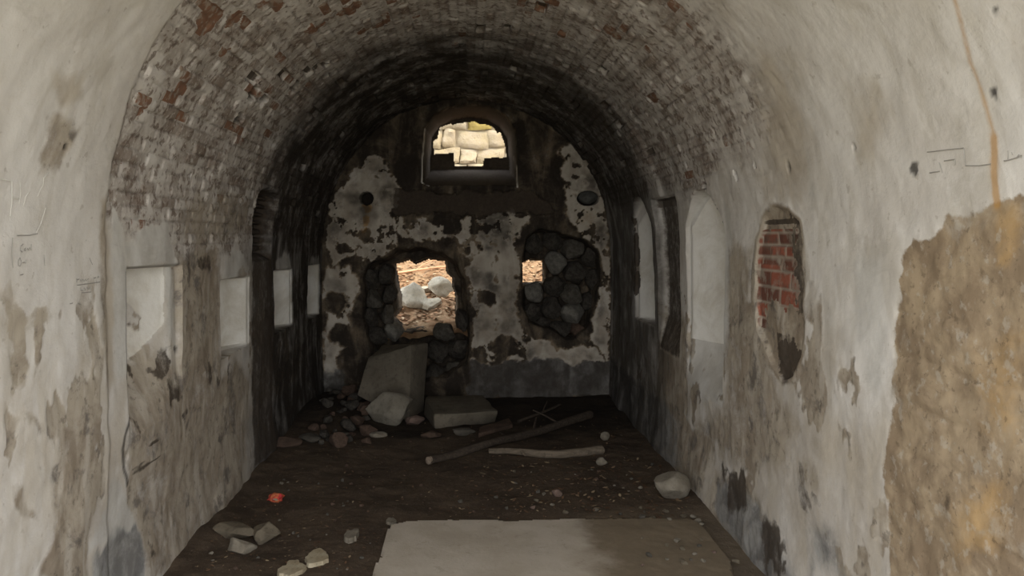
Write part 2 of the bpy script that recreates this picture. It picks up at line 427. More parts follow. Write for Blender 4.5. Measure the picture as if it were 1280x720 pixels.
    # right niches
    eg = poly([(948, 300), (955, 270), (968, 259), (985, 263), (998, 280), (1003, 310), (1004, 400), (1000, 440), (990, 468), (976, 474), (962, 455), (955, 430), (946, 412), (944, 350)], .012, warp=.25)
    depth += 0.018 * sstep(.3, .7, eg)
    egw = poly([(944, 300), (952, 266), (968, 252), (988, 258), (1002, 278), (1008, 310), (1008, 400), (1004, 445), (990, 476), (974, 482), (956, 460), (950, 432), (940, 412), (938, 350)], .02, warp=.4)
    brown = mx(brown, egw * .8)
    redh = mx(redh, np.where((zz > 1.21 + jn * .12) & (zz < 1.53) & (Y > 3.32 + jn * .2), eg, 0), np.where((zz < 1.2) & (zz > 1.08) & (Y > 3.66 + jn * .2), eg, 0))
    mid = eg * np.where((zz > 1.18 + jn * .2) & (Y < 3.33 + jn * .2), 1, 0) + eg * np.where((zz > 1.455) & (zz < 1.56), .25, 0) * (brand > .4)
    grime_shade = mx(grime_shade, mid * .56, eg * np.where((zz < 1.06 + jn * .15) & (Y < 3.52), 1, 0) * np.where(jn < 0.15, 1, .5), np.where(np.abs(zz - 1.565) < .012, eg, 0))
    tan = mx(tan, eg * 1.0)
    contact_shade = line_d([surf(*p) for p in ((165, 470), (165.5, 520), (158, 545), (155.5, 562), (157, 585), (163, 605))], U + wu * .25, Y + wy * .25)
    hole = mx(hole, np.clip(1.6 - contact_shade / .009, 0, 1) * .8)  # dark line along the plaster edge, its contact shadow put into colour
    thin = (Y > 3.188) & (Y < 3.212) & (zz < 1.362) & (zz > .93) & left  # niche edge and head get painted contact shadow lines
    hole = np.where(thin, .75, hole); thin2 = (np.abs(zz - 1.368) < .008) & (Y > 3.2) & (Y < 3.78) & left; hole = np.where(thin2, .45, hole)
    aB = rect(1, 4.20, 4.88, 0.60, 1.76, .20); depth += (.02 + .26 * np.clip((4.84 - Y) / .64, 0, 1)) * aB * sstep(.6, .9, zz)
    wB = rect(1, 4.20, 4.86, 0.885, 1.75, .22, .02); white = mx(white, wB * np.where(zz > 1.56, .62, 1))
    pale = mx(pale, aB * .8)
    aC = rect(1, 5.75, 6.38, 0.86, 1.80, .20); depth += (.02 + .28 * np.clip((6.32 - Y) / .56, 0, 1)) * aC; white = mx(white, rect(1, 5.75, 6.36, 0.86, 1.72, .18, .02) * .95)
    tooth = np.where((np.abs(Y - 6.38) < .07 * sstep(.42, .75, fbm(zz * 16, Y * 5, 8))) & (zz > 1.0) & (zz < 1.7) & ~left, 1.0, 0)
    grime_shade = mx(grime_shade, tooth)
    toothB = np.where((np.abs(Y - 4.87) < .04 * sstep(.45, .7, fbm(zz * 20, Y * 5, 18))) & (zz > 1.15) & (zz < 1.5) & ~left, 1.0, 0)
    pass
    # the chases where a partition once stood
    gl = rect(-1, 5.09, 5.55, 1.36, 1.80, .05, .02); depth += 0.10 * gl * (0.75 + 0.5 * (fu_ / RH > .5))
    grime_shade = mx(grime_shade, gl * .9)
    gl2 = rect(-1, 5.05, 5.60, 0.0, 1.40, 0, .05); grime_shade = mx(grime_shade, gl2 * .62)
    gr = rect(1, 5.07, 5.62, 0.72, 1.755, 0, .015); depth += 0.075 * gr * sstep(0.7, 1.0, zz)
    grime_shade = mx(grime_shade, gr * .60); brown = mx(brown, rect(1, 5.0, 5.7, 0.3, 0.8, 0, .1) * .8)
    soot_shade = np.where((gr > .4), soot_shade * .55, soot_shade)
    grime_shade = mx(grime_shade, np.where((zz > 1.70), gr, 0))
    strata = poly([(158, 520), (205, 515), (212, 590), (160, 600)], .04) * sstep(.55, .8, fbm(Y * 3, zz * 26, 150))
    smudge = poly([(170, 440), (228, 425), (232, 480), (172, 500)], .05) * sstep(.48, .6, fbm(Y * 9, zz * 12, 151))
    smudge2 = mx(poly([(1015, 480), (1040, 490), (1035, 540), (1018, 530)], .04), poly([(990, 560), (1030, 570), (1028, 640), (1000, 650)], .05)) * sstep(.45, .6, fbm(Y * 9, zz * 9, 152))
    grime_shade = mx(grime_shade, strata * .7, smudge * .6, smudge2 * .5)
    rag = fbm(Y * 7, U * 5, 160, 5)
    diag = poly([(158, 575), (172, 600), (190, 650), (204, 690), (190, 700), (176, 655), (164, 625)], .03)
    brown = mx(brown, diag * .9)
    grime_shade = mx(grime_shade, diag * .62 * sstep(.48, .6, rag), poly([(166, 485), (225, 470), (250, 520), (215, 560), (168, 560)], .06) * .66 * sstep(.5, .62, rag),
               poly([(232, 320), (275, 318), (272, 350), (236, 352)], .04) * .58 * sstep(.46, .58, rag), poly([(262, 440), (290, 450), (285, 490), (262, 480)], .04) * .6 * sstep(.44, .56, rag),
               poly([(900, 575), (930, 580), (940, 640), (912, 645)], .04) * .66 * sstep(.42, .56, rag), poly([(950, 640), (990, 665), (1000, 740), (965, 740)], .05) * .66 * sstep(.44, .58, rag),
               poly([(1160, 620), (1195, 610), (1200, 660), (1170, 670)], .05) * .5 * sstep(.5, .6, rag))
    pale = mx(pale, poly([(148, 600), (166, 625), (178, 652), (140, 664), (118, 690), (104, 690), (130, 640)], .04) * .9, poly([(286, 500), (306, 500), (304, 630), (284, 655)], .03) * .62 * sstep(.42, .55, rag),
              poly([(1118, 480), (1148, 470), (1150, 560), (1122, 600)], .05) * .5)
    bare = bare * (1 - .36 * poly([(1100, 460), (1150, 470), (1156, 600), (1145, 740), (1095, 740)], .08))
    # soot and painted falloff spare the white niches
    keep = np.clip(mx(white, aC * .8, aB * .8), 0, 1)
    soot_shade = soot_shade * (1 - .93 * keep) * (1 - .55 * sstep(.4, .7, pale))
    brick = brick * (1 - keep) * (1 - sstep(.4, .7, pale))
    blue = blue * (1 - .5 * keep)

    # small pits, nail holes and missing bricks
    for (px, py, r, d) in ((82, 183, .014, .008), (986, 208, .02, .012), (1240, 117, .018, .004), (1242, 12, .012, .006), (1070, 182, .01, .015), (878, 234, .028, .05), (945, 206, .012, .03),
                           (715, 60, .05, .04), (708, 80, .04, .04), (460, 48, .04, .04), (319, 118, .06, .04), (332, 125, .05, .04), (346, 183, .03, .04), (243, 219, .015, .03),
                           (690, 2, .03, .03), (785, 53, .02, .03), (795, 150, .06, .04), (813, 188, .04, .04), (1145, 211, .025, .002), (921, 220, .03, .04), (880, 232, .03, .03),
                           (300, 150, .05, .03), (560, 45, .03, .03), (372, 110, .06, .04), (405, 85, .06, .04), (375, 120, .04, .03), (450, 100, .07, .04), (160, 570, .015, .02), (228, 438, .02, .004)):
        u, y = surf(px, py)
        q = np.hypot((U - u), (Y - y)) + (fbm(Y * 60, U * 60, 3, 2) - .5) * r * 1.2
        s_ = sstep(r, r * .6, q)
        depth += d * s_; hole = mx(hole, s_ * .85)
    missing = (hash2(row + 91, bn + 37, 12) > 0.977) & (brick > .55) & (A < HALF - .15)
    depth += np.where(missing, 0.03, 0); grime_shade = mx(grime_shade, np.where(missing, .9 * (1 - mortar), 0))

    # --- relief
    rel = (fbm(Y * 1.4, U * 1.4, 21) - .5) * 0.035 + (fbm(Y * 9, U * 9, 22) - .5) * 0.010
    rel = rel * np.where((white > .5) | (aB > .5), .25, 1)
    boff = (hash2(row + 7, bn + 3, 44) - .5)
    rel = rel + brick * (boff * 0.012 + mortar * 0.004)
    rel = rel + redh * (boff * .006 + mortar * .006)
    bs = sstep(.2, .8, bare + (fbm(Y * 15, U * 15, 61) - .5) * .35)
    st = fbm(Y * 5, U * 8, 62)
    rel = rel + bs * (0.006 + (st - .5) * 0.016 + (fbm(Y * 22, U * 22, 63) - .5) * .007 + .006 * sstep(.82, .97, np.abs(((zz + (st - .5) * .07) / .14) % 1 * 2 - 1)) * sstep(.45, .6, fbm(Y * 3, U * 3, 64)))
    bq = sstep(.4, .7, brown)
    rel = rel + bq * ((fbm(Y * 6, U * 5, 71) - .5) * .014 + (fbm(Y * 24, U * 16, 72) - .5) * .006)
    rel = rel + front * np.where(left, 0.014, 0.0)             # thicker render on the outer band
    rel = rel - 0.02 * sstep(5.30, 5.36, Y) * high               # inner ring of the vault
    # slight batter at the wall foot
    rel = rel - 0.05 * sstep(0.35, 0.0, zz) * fbm(Y * 2, Z0, 90)
    D = depth + rel

    X = np.where(A <= HALF, R * np.sin(U / R), np.sign(U) * R)
    nx = np.where(A <= HALF, np.sin(U / R), np.sign(U)); nz = np.where(A <= HALF, np.cos(U / R), 0.0)
    V = np.stack([X + nx * D, Y, zz + nz * D], -1).reshape(-1, 3)
    att = {'m_a': np.stack([brick, bare, soot_shade, white], -1).reshape(-1, 4), 'm_b': np.stack([rust, blue, ochre, redh], -1).reshape(-1, 4),
           'm_c': np.stack([brand, mortar, tan, hole], -1).reshape(-1, 4), 'm_d': np.stack([redp, brown, pale, grime_shade], -1).reshape(-1, 4)}
    Q = grid_faces(ns, nc)
    uq = U.reshape(-1)[Q[:, 0]]
    parts = {}
    for name, sel, lab in (('wall_left', uq < -HALF, 'whitewashed left wall with a row of white niches'),
                           ('ceiling', (uq >= -HALF) & (uq <= HALF), 'round brick barrel vault with flaking limewash'),
                           ('wall_right', uq > HALF, 'right wall with bare brown stone, red brick hole and arched niches')):
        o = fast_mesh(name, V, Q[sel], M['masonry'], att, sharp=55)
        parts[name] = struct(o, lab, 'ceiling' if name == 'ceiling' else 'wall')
    return parts

PARTS = build_vault()

# ------------------------------------------------------------------ the back wall with its three openings
def backpt(px, py, Y=YB):
    return ((px - CX) / F * Y, EYE + (CY - py) / F * Y)

def build_back():
    st = 0.009
    xs = np.arange(-1.62, 1.62, st); zs = np.arange(-0.2, 3.1, st)
    X, Z = np.meshgrid(xs, zs)
    Z0 = np.zeros_like(X)
    wx = (fbm(X * 4, Z * 4, 211) - .5) * .12 + (fbm(X * 14, Z * 14, 212) - .5) * .09 + (fbm(X * 45, Z * 45, 216, 3) - .5) * .03
    wz = (fbm(X * 4, Z * 4, 213) - .5) * .12 + (fbm(X * 14, Z * 14, 214) - .5) * .09 + (fbm(X * 45, Z * 45, 217, 3) - .5) * .03
    def poly(pts, w=0.03, Y=YB):
        return np.clip(0.5 + poly_sd([backpt(*p, Y) for p in pts], X + wx, Z + wz) / (2 * w), 0, 1)
    def sd(pts, Y=YB): return poly_sd([backpt(*p, Y) for p in pts], X, Z, 1.0)
    def spot(px, py, r, sx=1.0):
        x, z = backpt(px, py)
        return np.clip(0.5 + (r - np.hypot((X + wx * .8 - x) / sx, Z + wz * .8 - z)) / (r * .8), 0, 1)
    def mx(*a):
        o = a[0]
        for b in a[1:]: o = np.maximum(o, b)
        return o
    T = 0.55
    rag = (fbm(X * 11, Z * 11, 4) - .5) * .09
    rag2 = (fbm(X * 5, Z * 5, 14) - .5) * .05
    depth = np.zeros_like(X)
    # upper arched window
    top = sd([(529, 232), (528, 190), (530, 160), (542, 143), (562, 133), (588, 129), (612, 132), (632, 143), (645, 162), (647, 190), (647, 232)])
    x0, z0 = backpt(588, 232)
    sill = np.clip((Z - z0) / 0.20, 0, 1)                      # sloping sill
    side = np.clip(top / 0.05, 0, 1)
    depth = np.maximum(depth, T * np.minimum(side, np.maximum(sill, 0.03)) * (top > 0))
    op_top = sd([(543, 210), (542, 193), (566, 192), (568, 208), (604, 208), (606, 198), (634, 197), (632, 180), (626, 164), (622, 165), (616, 157), (600, 154), (594, 151), (584, 152), (566, 155),
                 (563, 153), (549, 159), (546, 172), (541, 176)], YB + T) + rag * .12
    # the notch at the sill
    # left breach and the hole through it
    br1 = sd([(452, 345), (460, 330), (480, 322), (492, 312), (520, 306), (552, 312), (572, 328), (582, 350), (584, 385), (590, 420), (585, 455), (560, 470), (530, 480), (480, 480), (462, 440), (452, 400)]) + rag * .6
    depth = np.maximum(depth, 0.30 * sstep(0, 0.06, br1))
    op1 = sd([(495, 330), (512, 325), (520, 330), (535, 324), (557, 326), (559, 341), (566, 347), (565, 356), (569, 368), (570, 404), (552, 412), (530, 406), (505, 408), (494, 396), (503, 385), (499, 360)], YB + T) + rag * .25
    depth = np.maximum(depth, T * sstep(-0.05, 0.0, op1))
    # right breach
    br2 = sd([(652, 322), (657, 295), (672, 285), (700, 290), (735, 300), (750, 320), (752, 350), (744, 380), (738, 405), (722, 424), (708, 425), (690, 415), (660, 405), (652, 380)]) + rag * .4
    depth = np.maximum(depth, 0.26 * sstep(0, 0.05, br2))
    op2 = sd([(652, 328), (660, 325), (679, 326), (679, 352), (653, 354)], YB + T) + rag * .15
    depth = np.maximum(depth, T * sstep(-0.04, 0.0, op2))
    # round flue hole left, hole of the plug right
    def rhole(px, py, r, d, sx=1.0):
        x, z = backpt(px, py)
        return d * sstep(r, r * .86, np.hypot((X - x) / sx, Z - z))
    fl = rhole(458, 248, .066, .14) + rhole(735, 248, .072, .12, 1.45)
    depth += fl
    hole = np.clip(fl / .1, 0, 1)
    # plaster left on the wall
    pl = mx(poly([(410, 300), (415, 262), (430, 225), (440, 207), (455, 203), (462, 194), (474, 198), (480, 213), (492, 224), (500, 238), (499, 252), (490, 268), (497, 285), (492, 312), (478, 320), (455, 326), (440, 316), (415, 334)], .03),
            poly([(404, 330), (440, 330), (446, 350), (440, 392), (436, 425), (427, 450), (432, 500), (404, 500)], .05) * .72,
            poly([(496, 270), (540, 277), (600, 268), (640, 262), (658, 275), (652, 300), (650, 340), (648, 380), (655, 418), (700, 438), (742, 430), (754, 452), (590, 453), (594, 410), (588, 370), (584, 335), (566, 305), (525, 303), (500, 296)], .05),
            poly([(700, 192), (716, 178), (746, 222), (760, 290), (764, 400), (758, 452), (742, 420), (742, 385), (752, 345), (748, 312), (722, 296), (710, 268), (706, 240)], .05))
    pl = pl * (1 - mx(spot(610, 373, .085), spot(632, 433, .11), spot(602, 442, .07), spot(455, 292, .07), spot(430, 310, .05), spot(420, 380, .10), spot(425, 420, .09), spot(560, 262, .12), spot(690, 440, .05) * .4))
    mott = fbm(X * 7, Z * 7, 31, 5)
    dens = mx(np.clip(pl - np.where(Z > 1.52, 0.9, 0.55) * sstep(.5, .72, mott) * sstep(-.75, -.5, X) * sstep(.12, .02, X - .25), 0, 1))
    dens = np.clip(dens - .8 * sstep(.56, .68, fbm(X * 17, Z * 17, 33, 4)) * sstep(.40, .60, fbm(X * 2.2, Z * 2.2, 34)) * (1 - .9 * poly([(592, 310), (652, 300), (652, 425), (592, 430)], .08)), 0, 1)
    op_any = mx(np.clip(br1 * 20 + .5, 0, 1), np.clip(br2 * 20 + .5, 0, 1), np.clip(top * 30 + .3, 0, 1))
    dens = dens * (1 - op_any)
    tan = mx(poly([(420, 250), (500, 250), (500, 330), (420, 330)], .2) * .4, poly([(600, 330), (650, 300), (650, 450), (592, 450)], .1) * .3,
             poly([(655, 410), (760, 400), (760, 455), (655, 455)], .1) * .8, poly([(700, 250), (765, 250), (765, 340), (720, 340)], .1) * .7) + .75
    rust = mx(spot(457, 262, .05) * .9, spot(457, 275, .04) * .8, spot(455, 285, .035) * .6, spot(735, 275, .12) * .35)
    blue = mx(poly([(588, 453), (775, 452), (775, 500), (588, 500)], .03), poly([(400, 468), (434, 465), (436, 505), (400, 505)], .04)) * 1.0
    blue = blue * (1 - sstep(.3, .7, op_any))
    line = mx(np.clip(1.1 - line_d([backpt(*p) for p in ((531, 160), (528, 195), (527, 228), (536, 232))], X, Z) / .012, 0, 1),
              np.clip(1.1 - line_d([backpt(*p) for p in ((644, 192), (646, 210), (647, 234))], X, Z) / .014, 0, 1))
    band = poly([(488, 242), (500, 240), (660, 238), (690, 255), (690, 266), (600, 268), (490, 268)], .03)
    rel = (fbm(X * 2, Z * 2, 51) - .5) * .02 + (fbm(X * 12, Z * 12, 52) - .5) * .008
    sb = sstep(.35, .65, 1 - dens)
    stone = fbm(X * 6, Z * 8, 53)
    rel = rel + sb * (.016 + (stone - .5) * .035 + (fbm(X * 25, Z * 25, 54) - .5) * .014)
    inb = np.clip(br1 * 20, 0, 1) + np.clip(br2 * 20, 0, 1)
    rel = rel + np.clip(inb, 0, 1) * (fbm(X * 6, Z * 6, 55) - .5) * .12
    rel = rel + .03 * sstep(.4, .6, band)
    D = depth + rel
    V = np.stack([X, YB + D, Z], -1).reshape(-1, 3)
    soot_shade = (1 - sstep(.3, .6, dens)) * .97
    soot_shade = np.maximum(soot_shade * (1 - .25 * blue), blue * .80)
    soot_shade = np.clip(np.maximum(soot_shade, dens * (.16 + .62 * sstep(.42, .7, fbm(X * 4, Z * 4, 88)))), 0, .95)
    soot_shade = np.maximum(soot_shade, np.clip(top * 30 + .3, 0, 1) * .97)  # window reveal and sill painted dark in place of shade
    soot_shade = soot_shade * (1 - sstep(.5, .9, line))
    RH, BW = .069, .225
    row = np.floor(Z / RH); bn = np.floor((X + (row % 2) * BW / 2) / BW)
    att = {'m_a': np.stack([Z0, np.clip(1 - dens, 0, 1), soot_shade, line * .95], -1).reshape(-1, 4), 'm_b': np.stack([rust, blue, Z0 + .1, Z0], -1).reshape(-1, 4),
           'm_c': np.stack([hash2(row, bn, 2), Z0, tan, hole], -1).reshape(-1, 4), 'm_d': np.stack([Z0, dens * .50 * (.75 + .5 * fbm(X * 3, Z * 3, 231)), Z0, np.maximum(band * .8, np.clip(top * 30 + .3, 0, 1))], -1).reshape(-1, 4)}  # last channel also paints shade into the upper window reveal
    Q = grid_faces(*X.shape)
    opn = mx(op_top, op1, op2).reshape(-1)
    keep = ~(opn[Q].min(1) > 0)
    o = fast_mesh('wall_back', V, Q[keep], M['masonry'], att, sharp=55)
    return struct(o, 'dark back wall with flaking plaster and three broken openings', 'wall')

build_back()

# ------------------------------------------------------------------ the floor of trodden earth
def floor_h(x, y):
    x = np.asarray(x, float); y = np.asarray(y, float)
    h = (fbm(x * 1.7, y * 1.7, 101) - .5) * .05 + (fbm(x * 9, y * 9, 102) - .5) * .016
    h = h + .11 * np.exp(-(((x + 1.15) / .45) ** 2 + ((y - 6.7) / .8) ** 2))        # rubble heap at back left
    h = h + .05 * sstep(.95, 1.4, np.abs(x)) * fbm(y * 2, x * 0, 103)
    flat = sstep(-.55, -.35, x) * sstep(4.45, 4.2, y)
    return h * (1 - .9 * flat) - .004

def fh(x, y): return float(floor_h(np.array([x]), np.array([y]))[0])

def soil_material():
    s = NT('damp_earth')
    dry_dirt, ash_shade, _, _ = s.attr('m_a')
    n1 = s.noise(3.0, 5, .6); n2 = s.noise(30, 6, .7); n3 = s.noise(75, 4, .7); n4 = s.noise(11, 5, .6)
    c = s.mix(s.ss(n1, .35, .65), (.094, .068, .047), (.060, .043, .030))
    c = s.mix(s.math('MULTIPLY', s.ss(n4, .5, .7), .5), c, (.128, .097, .068))
    c = s.mix(s.math('MULTIPLY', s.ss(n2, .55, .68), .6), c, (.045, .034, .026))
    c = s.mix(s.math('MULTIPLY', s.ss(n3, .60, .70), .6), c, (.26, .215, .16))
    c = s.mix(s.math('MULTIPLY', dry_dirt, .75), c, s.mix(n4, (.27, .22, .16), (.15, .12, .088)))  # paler dirt at the near right
    c = s.mix(s.math('MULTIPLY', s.edge(ash_shade, n4, 1.0, .3), .8), c, (.018, .014, .011))
    h = s.math('ADD', n2, s.math('MULTIPLY', n4, 1.5))
    return s.finish(c, h, .6, .012)
M['soil'] = soil_material()

xs = np.arange(-1.6, 1.6, .014); ys = np.concatenate([np.linspace(MOUTH, 2.2, 60), np.arange(2.21, 8.0, .014)])
Xf, Yf = np.meshgrid(xs, ys)
Hf = floor_h(Xf, Yf)
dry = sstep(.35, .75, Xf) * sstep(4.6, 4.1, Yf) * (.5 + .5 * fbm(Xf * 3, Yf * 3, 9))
ash_shade_f = sstep(5.4, 6.6, Yf + (fbm(Xf * 2, Yf * 2, 19) - .5)) * .85  # rear soil darkened: ash stain plus light falloff put into colour
o = fast_mesh('floor', np.stack([Xf, Yf, Hf], -1).reshape(-1, 3), grid_faces(*Xf.shape)[:, ::-1], M['soil'],
              {'m_a': np.stack([dry, ash_shade_f, dry * 0, dry * 0], -1).reshape(-1, 4)})
struct(o, 'uneven dark earth floor', 'floor')

# ------------------------------------------------------------------ loose stones
def rock_bm(dims, seed, sub=4, planes=7, rough=.10, flat=.78):
    """a broken stone: sphere cut by random planes, roughened; dims are full sizes"""
    rnd = random.Random(seed)
    bm = bmesh.new(); bmesh.ops.create_icosphere(bm, subdivisions=sub, radius=1)
    pls = []
    for k in range(planes):
        d = Vector((rnd.gauss(0, 1), rnd.gauss(0, 1), rnd.gauss(0, 1))).normalized()
        pls.append((d, rnd.uniform(flat - .18, flat + .08)))
    off = Vector((seed * 3.17 % 50, seed * 1.71 % 50, seed * .37 % 50))
    for v in bm.verts:
        p = v.co.copy()
        for d, t in pls:
            e = p.dot(d) - t
            if e > 0: p -= d * e * .96
        k = mnoise.fractal(p * 1.6 + off, 1, 2, 4)
        k2 = mnoise.noise(p * 6 + off)
        p *= 1 + rough * k + rough * .25 * k2
        v.co = p
    lo = [min(v.co[i] for v in bm.verts) for i in range(3)]; hi = [max(v.co[i] for v in bm.verts) for i in range(3)]
    for v in bm.verts:
        for i in range(3):
            v.co[i] = ((v.co[i] - lo[i]) / (hi[i] - lo[i]) - .5) * dims[i]
    return bm

def stone(name, px, py, wpx, hpx, mat, label, cat, seed, depth=None, rotz=0.0, tilt=0.0, sub=4, rough=.10, group=None, sink=.12, planes=7, flat=.78):
    """stone whose foot stands at pixel (px, py); wpx, hpx its size in the photograph"""
    p = onfloor(px, py)
    p = onfloor(px, py, fh(p.x, p.y))
    w = wpx / F * p.y; dp = depth or w * .8
    foreshort = dp * (EYE / p.y)
    h = max((hpx / F * p.y) - foreshort * .35, .018)
    bm = rock_bm((w, dp, h), seed, sub=sub, rough=rough, planes=planes, flat=flat)
    o = obj(name, bm, M[mat], sharp=35)
    yc = p.y + dp * .42
    o.location = (p.x * yc / p.y if False else p.x, yc, fh(p.x, yc) + h * (.5 - sink))
    o.rotation_euler = (tilt, 0, rotz)
    tag(o, label, cat, group)
    return o

def block_bm(corners8, bevel=.02, seed=1, rough=.012, cuts=5):
    """rough block from 8 corners: bottom ring (4) then top ring (4)"""
    bm = bmesh.new()
    vs = [bm.verts.new(c) for c in corners8]
    for f in ((3, 2, 1, 0), (4, 5, 6, 7), (0, 1, 5, 4), (1, 2, 6, 5), (2, 3, 7, 6), (3, 0, 4, 7)):
        bm.faces.new([vs[i] for i in f])
    bmesh.ops.bevel(bm, geom=list(bm.edges), offset=bevel, segments=2, affect='EDGES', profile=.6)
    bmesh.ops.triangulate(bm, faces=[f for f in bm.faces if len(f.verts) > 4])
    bmesh.ops.subdivide_edges(bm, edges=[e for e in bm.edges if e.calc_length() > .05], cuts=cuts, use_grid_fill=True)
    off = Vector((seed * 2.3, seed * 5.1, seed))
    bm.normal_update()
    for v in bm.verts:
        v.co += v.normal * rough * (mnoise.fractal(v.co * 6 + off, 1, 2, 4))
    return bm

def block(name, corners, mat, label, cat, **k):
    c = sum(corners, Vector()) / 8; zmin = min(q.z for q in corners)
    org = Vector((c.x, c.y, zmin))
    o = obj(name, block_bm([q - org for q in corners], **k), M[mat], sharp=35)
    o.location = org
    return tag(o, label, cat)

# big slab leaning at the foot of the broken opening
P = lambda px, py, Y: at(px, py, Y)
block('stone_block', [P(445, 494, 6.72), P(512, 530, 6.55), P(530, 518, 6.95), P(470, 500, 7.25), P(460, 447, 6.95), P(514, 431, 6.88), P(537, 428, 7.12), P(478, 432, 7.36)],
      'concrete', 'large upright grey stone slab leaning below the broken left opening', 'stone', bevel=.022, seed=3)
stone('boulder', 485, 531, 60, 46, 'boulder', 'rounded pale boulder standing against the front of the leaning slab', 'boulder', 11, depth=.26, planes=9, flat=.8, rough=.06, sink=.06).location.y -= .03
block('stone_block', [onfloor(543, 537), onfloor(619, 528), onfloor(607, 508), onfloor(529, 519),
                      P(543, 518, 6.28), P(622, 514, 6.36), P(605, 494, 6.95), P(532, 496, 6.98)],
      'concrete', 'flat squared stone block lying right of the boulder', 'stone', bevel=.015, seed=8)
stone('boulder', 845, 629, 47, 41, 'limestone', 'single rounded pale stone at the foot of the right wall', 'boulder', 21, depth=.2, planes=10, flat=.84, rough=.05, sink=.05)
stone('rock', 290, 676, 58, 22, 'tan_stone', 'long flat stone against the foot of the left wall', 'rock', 31, depth=.14, planes=16, rotz=.1, flat=.60, rough=.05)
stone('rock', 299, 693, 36, 23, 'limestone', 'small squared stone in front of the long flat one', 'rock', 33, depth=.09, planes=18, flat=.62, rough=.04)
stone('rock', 330, 682, 37, 33, 'tan_stone', 'round grey cobble right of the long flat stone', 'rock', 35, depth=.13, planes=14, flat=.76, rough=.07)
stone('rock', 518, 532, 25, 15, 'pink_stone', 'small pinkish stone between boulder and flat block', 'rock', 41, depth=.12)
stone('rock', 538, 549, 26, 12, 'brown_stone', 'low brown stone in front of the flat block', 'rock', 42, depth=.12)
stone('rock', 580, 545, 30, 11, 'grey_rubble', 'thin grey stone under the front edge of the flat block', 'rock', 43, depth=.1)
stone('rock', 355, 561, 42, 17, 'brown_stone', 'reddish brown stone half sunk by the left wall', 'rock', 44, depth=.2, rough=.06)
stone('rock', 472, 547, 24, 9, 'limestone', 'flat pale stone in front of the round boulder', 'rock', 45, depth=.1)
stone('rock', 753, 582, 15, 13, 'limestone', 'small pale stone at the right end of the pale log', 'rock', 46, depth=.07, flat=.85)
stone('rock', 757, 551, 12, 13, 'limestone', 'small pale stone standing behind the pale log', 'rock', 47, depth=.06, flat=.85)
stone('rock', 697, 622, 14, 12, 'pink_stone', 'small tan stone in the litter below the pale log', 'rock', 48, depth=.06)
stone('rock', 385, 554, 30, 14, 'grey_rubble', 'flat grey stone at the front of the rubble heap', 'rock', 49, depth=.16)

def chip(px0, px1, py0, py1, seed, label, mat='chip', t=.018, name='plaster_fragment'):
    p0 = onfloor((px0 + px1) / 2, py1); p1 = onfloor((px0 + px1) / 2, py0)
    w = (px1 - px0) / F * (p0.y + p1.y) / 2; d = max(p1.y - p0.y, .03)
    rnd = random.Random(seed); n = 30; bm = bmesh.new()
    top, bot = [], []
    for k in range(n):
        a = 2 * PI * k / n
        r = .5 * (.84 + .34 * mnoise.noise(Vector((math.cos(a) * 1.1, math.sin(a) * 1.1, seed * 1.7))) + .22 * mnoise.noise(Vector((math.cos(a) * 3.1, math.sin(a) * 3.1, seed * 2.9))))
        x, y = math.cos(a) * r * w, math.sin(a) * r * d
        top.append(bm.verts.new((x * .95, y * .95, t))); bot.append(bm.verts.new((x, y, 0)))
    ct = bm.verts.new((0, 0, t * 1.15)); cb = bm.verts.new((0, 0, 0))
    for k in range(n):
        j = (k + 1) % n
        bm.faces.new((top[k], top[j], ct)); bm.faces.new((bot[j], bot[k], cb)); bm.faces.new((bot[k], bot[j], top[j], top[k]))
    o = obj(name, bm, M[mat], sharp=35)
    x, y = (p0.x + p1.x) / 2, (p0.y + p1.y) / 2
    o.location = (x, y, fh(x, y) + .001); return tag(o, label, 'plaster fragment' if name == 'plaster_fragment' else 'stone chip')
chip(379, 414, 690, 710, 5, 'larger cream plaster fragment on the earth left of the slab')
chip(347, 384, 703, 726, 9, 'tan plaster fragment nearest the bottom edge of the photo')
chip(429, 450, 667, 683, 2, 'small pale plaster fragment beside the left edge of the slab', 'limestone', .025)
chip(481, 497, 649, 657, 3, 'thin pale chip at the back left corner of the slab', 'limestone', .014, 'stone_chip')

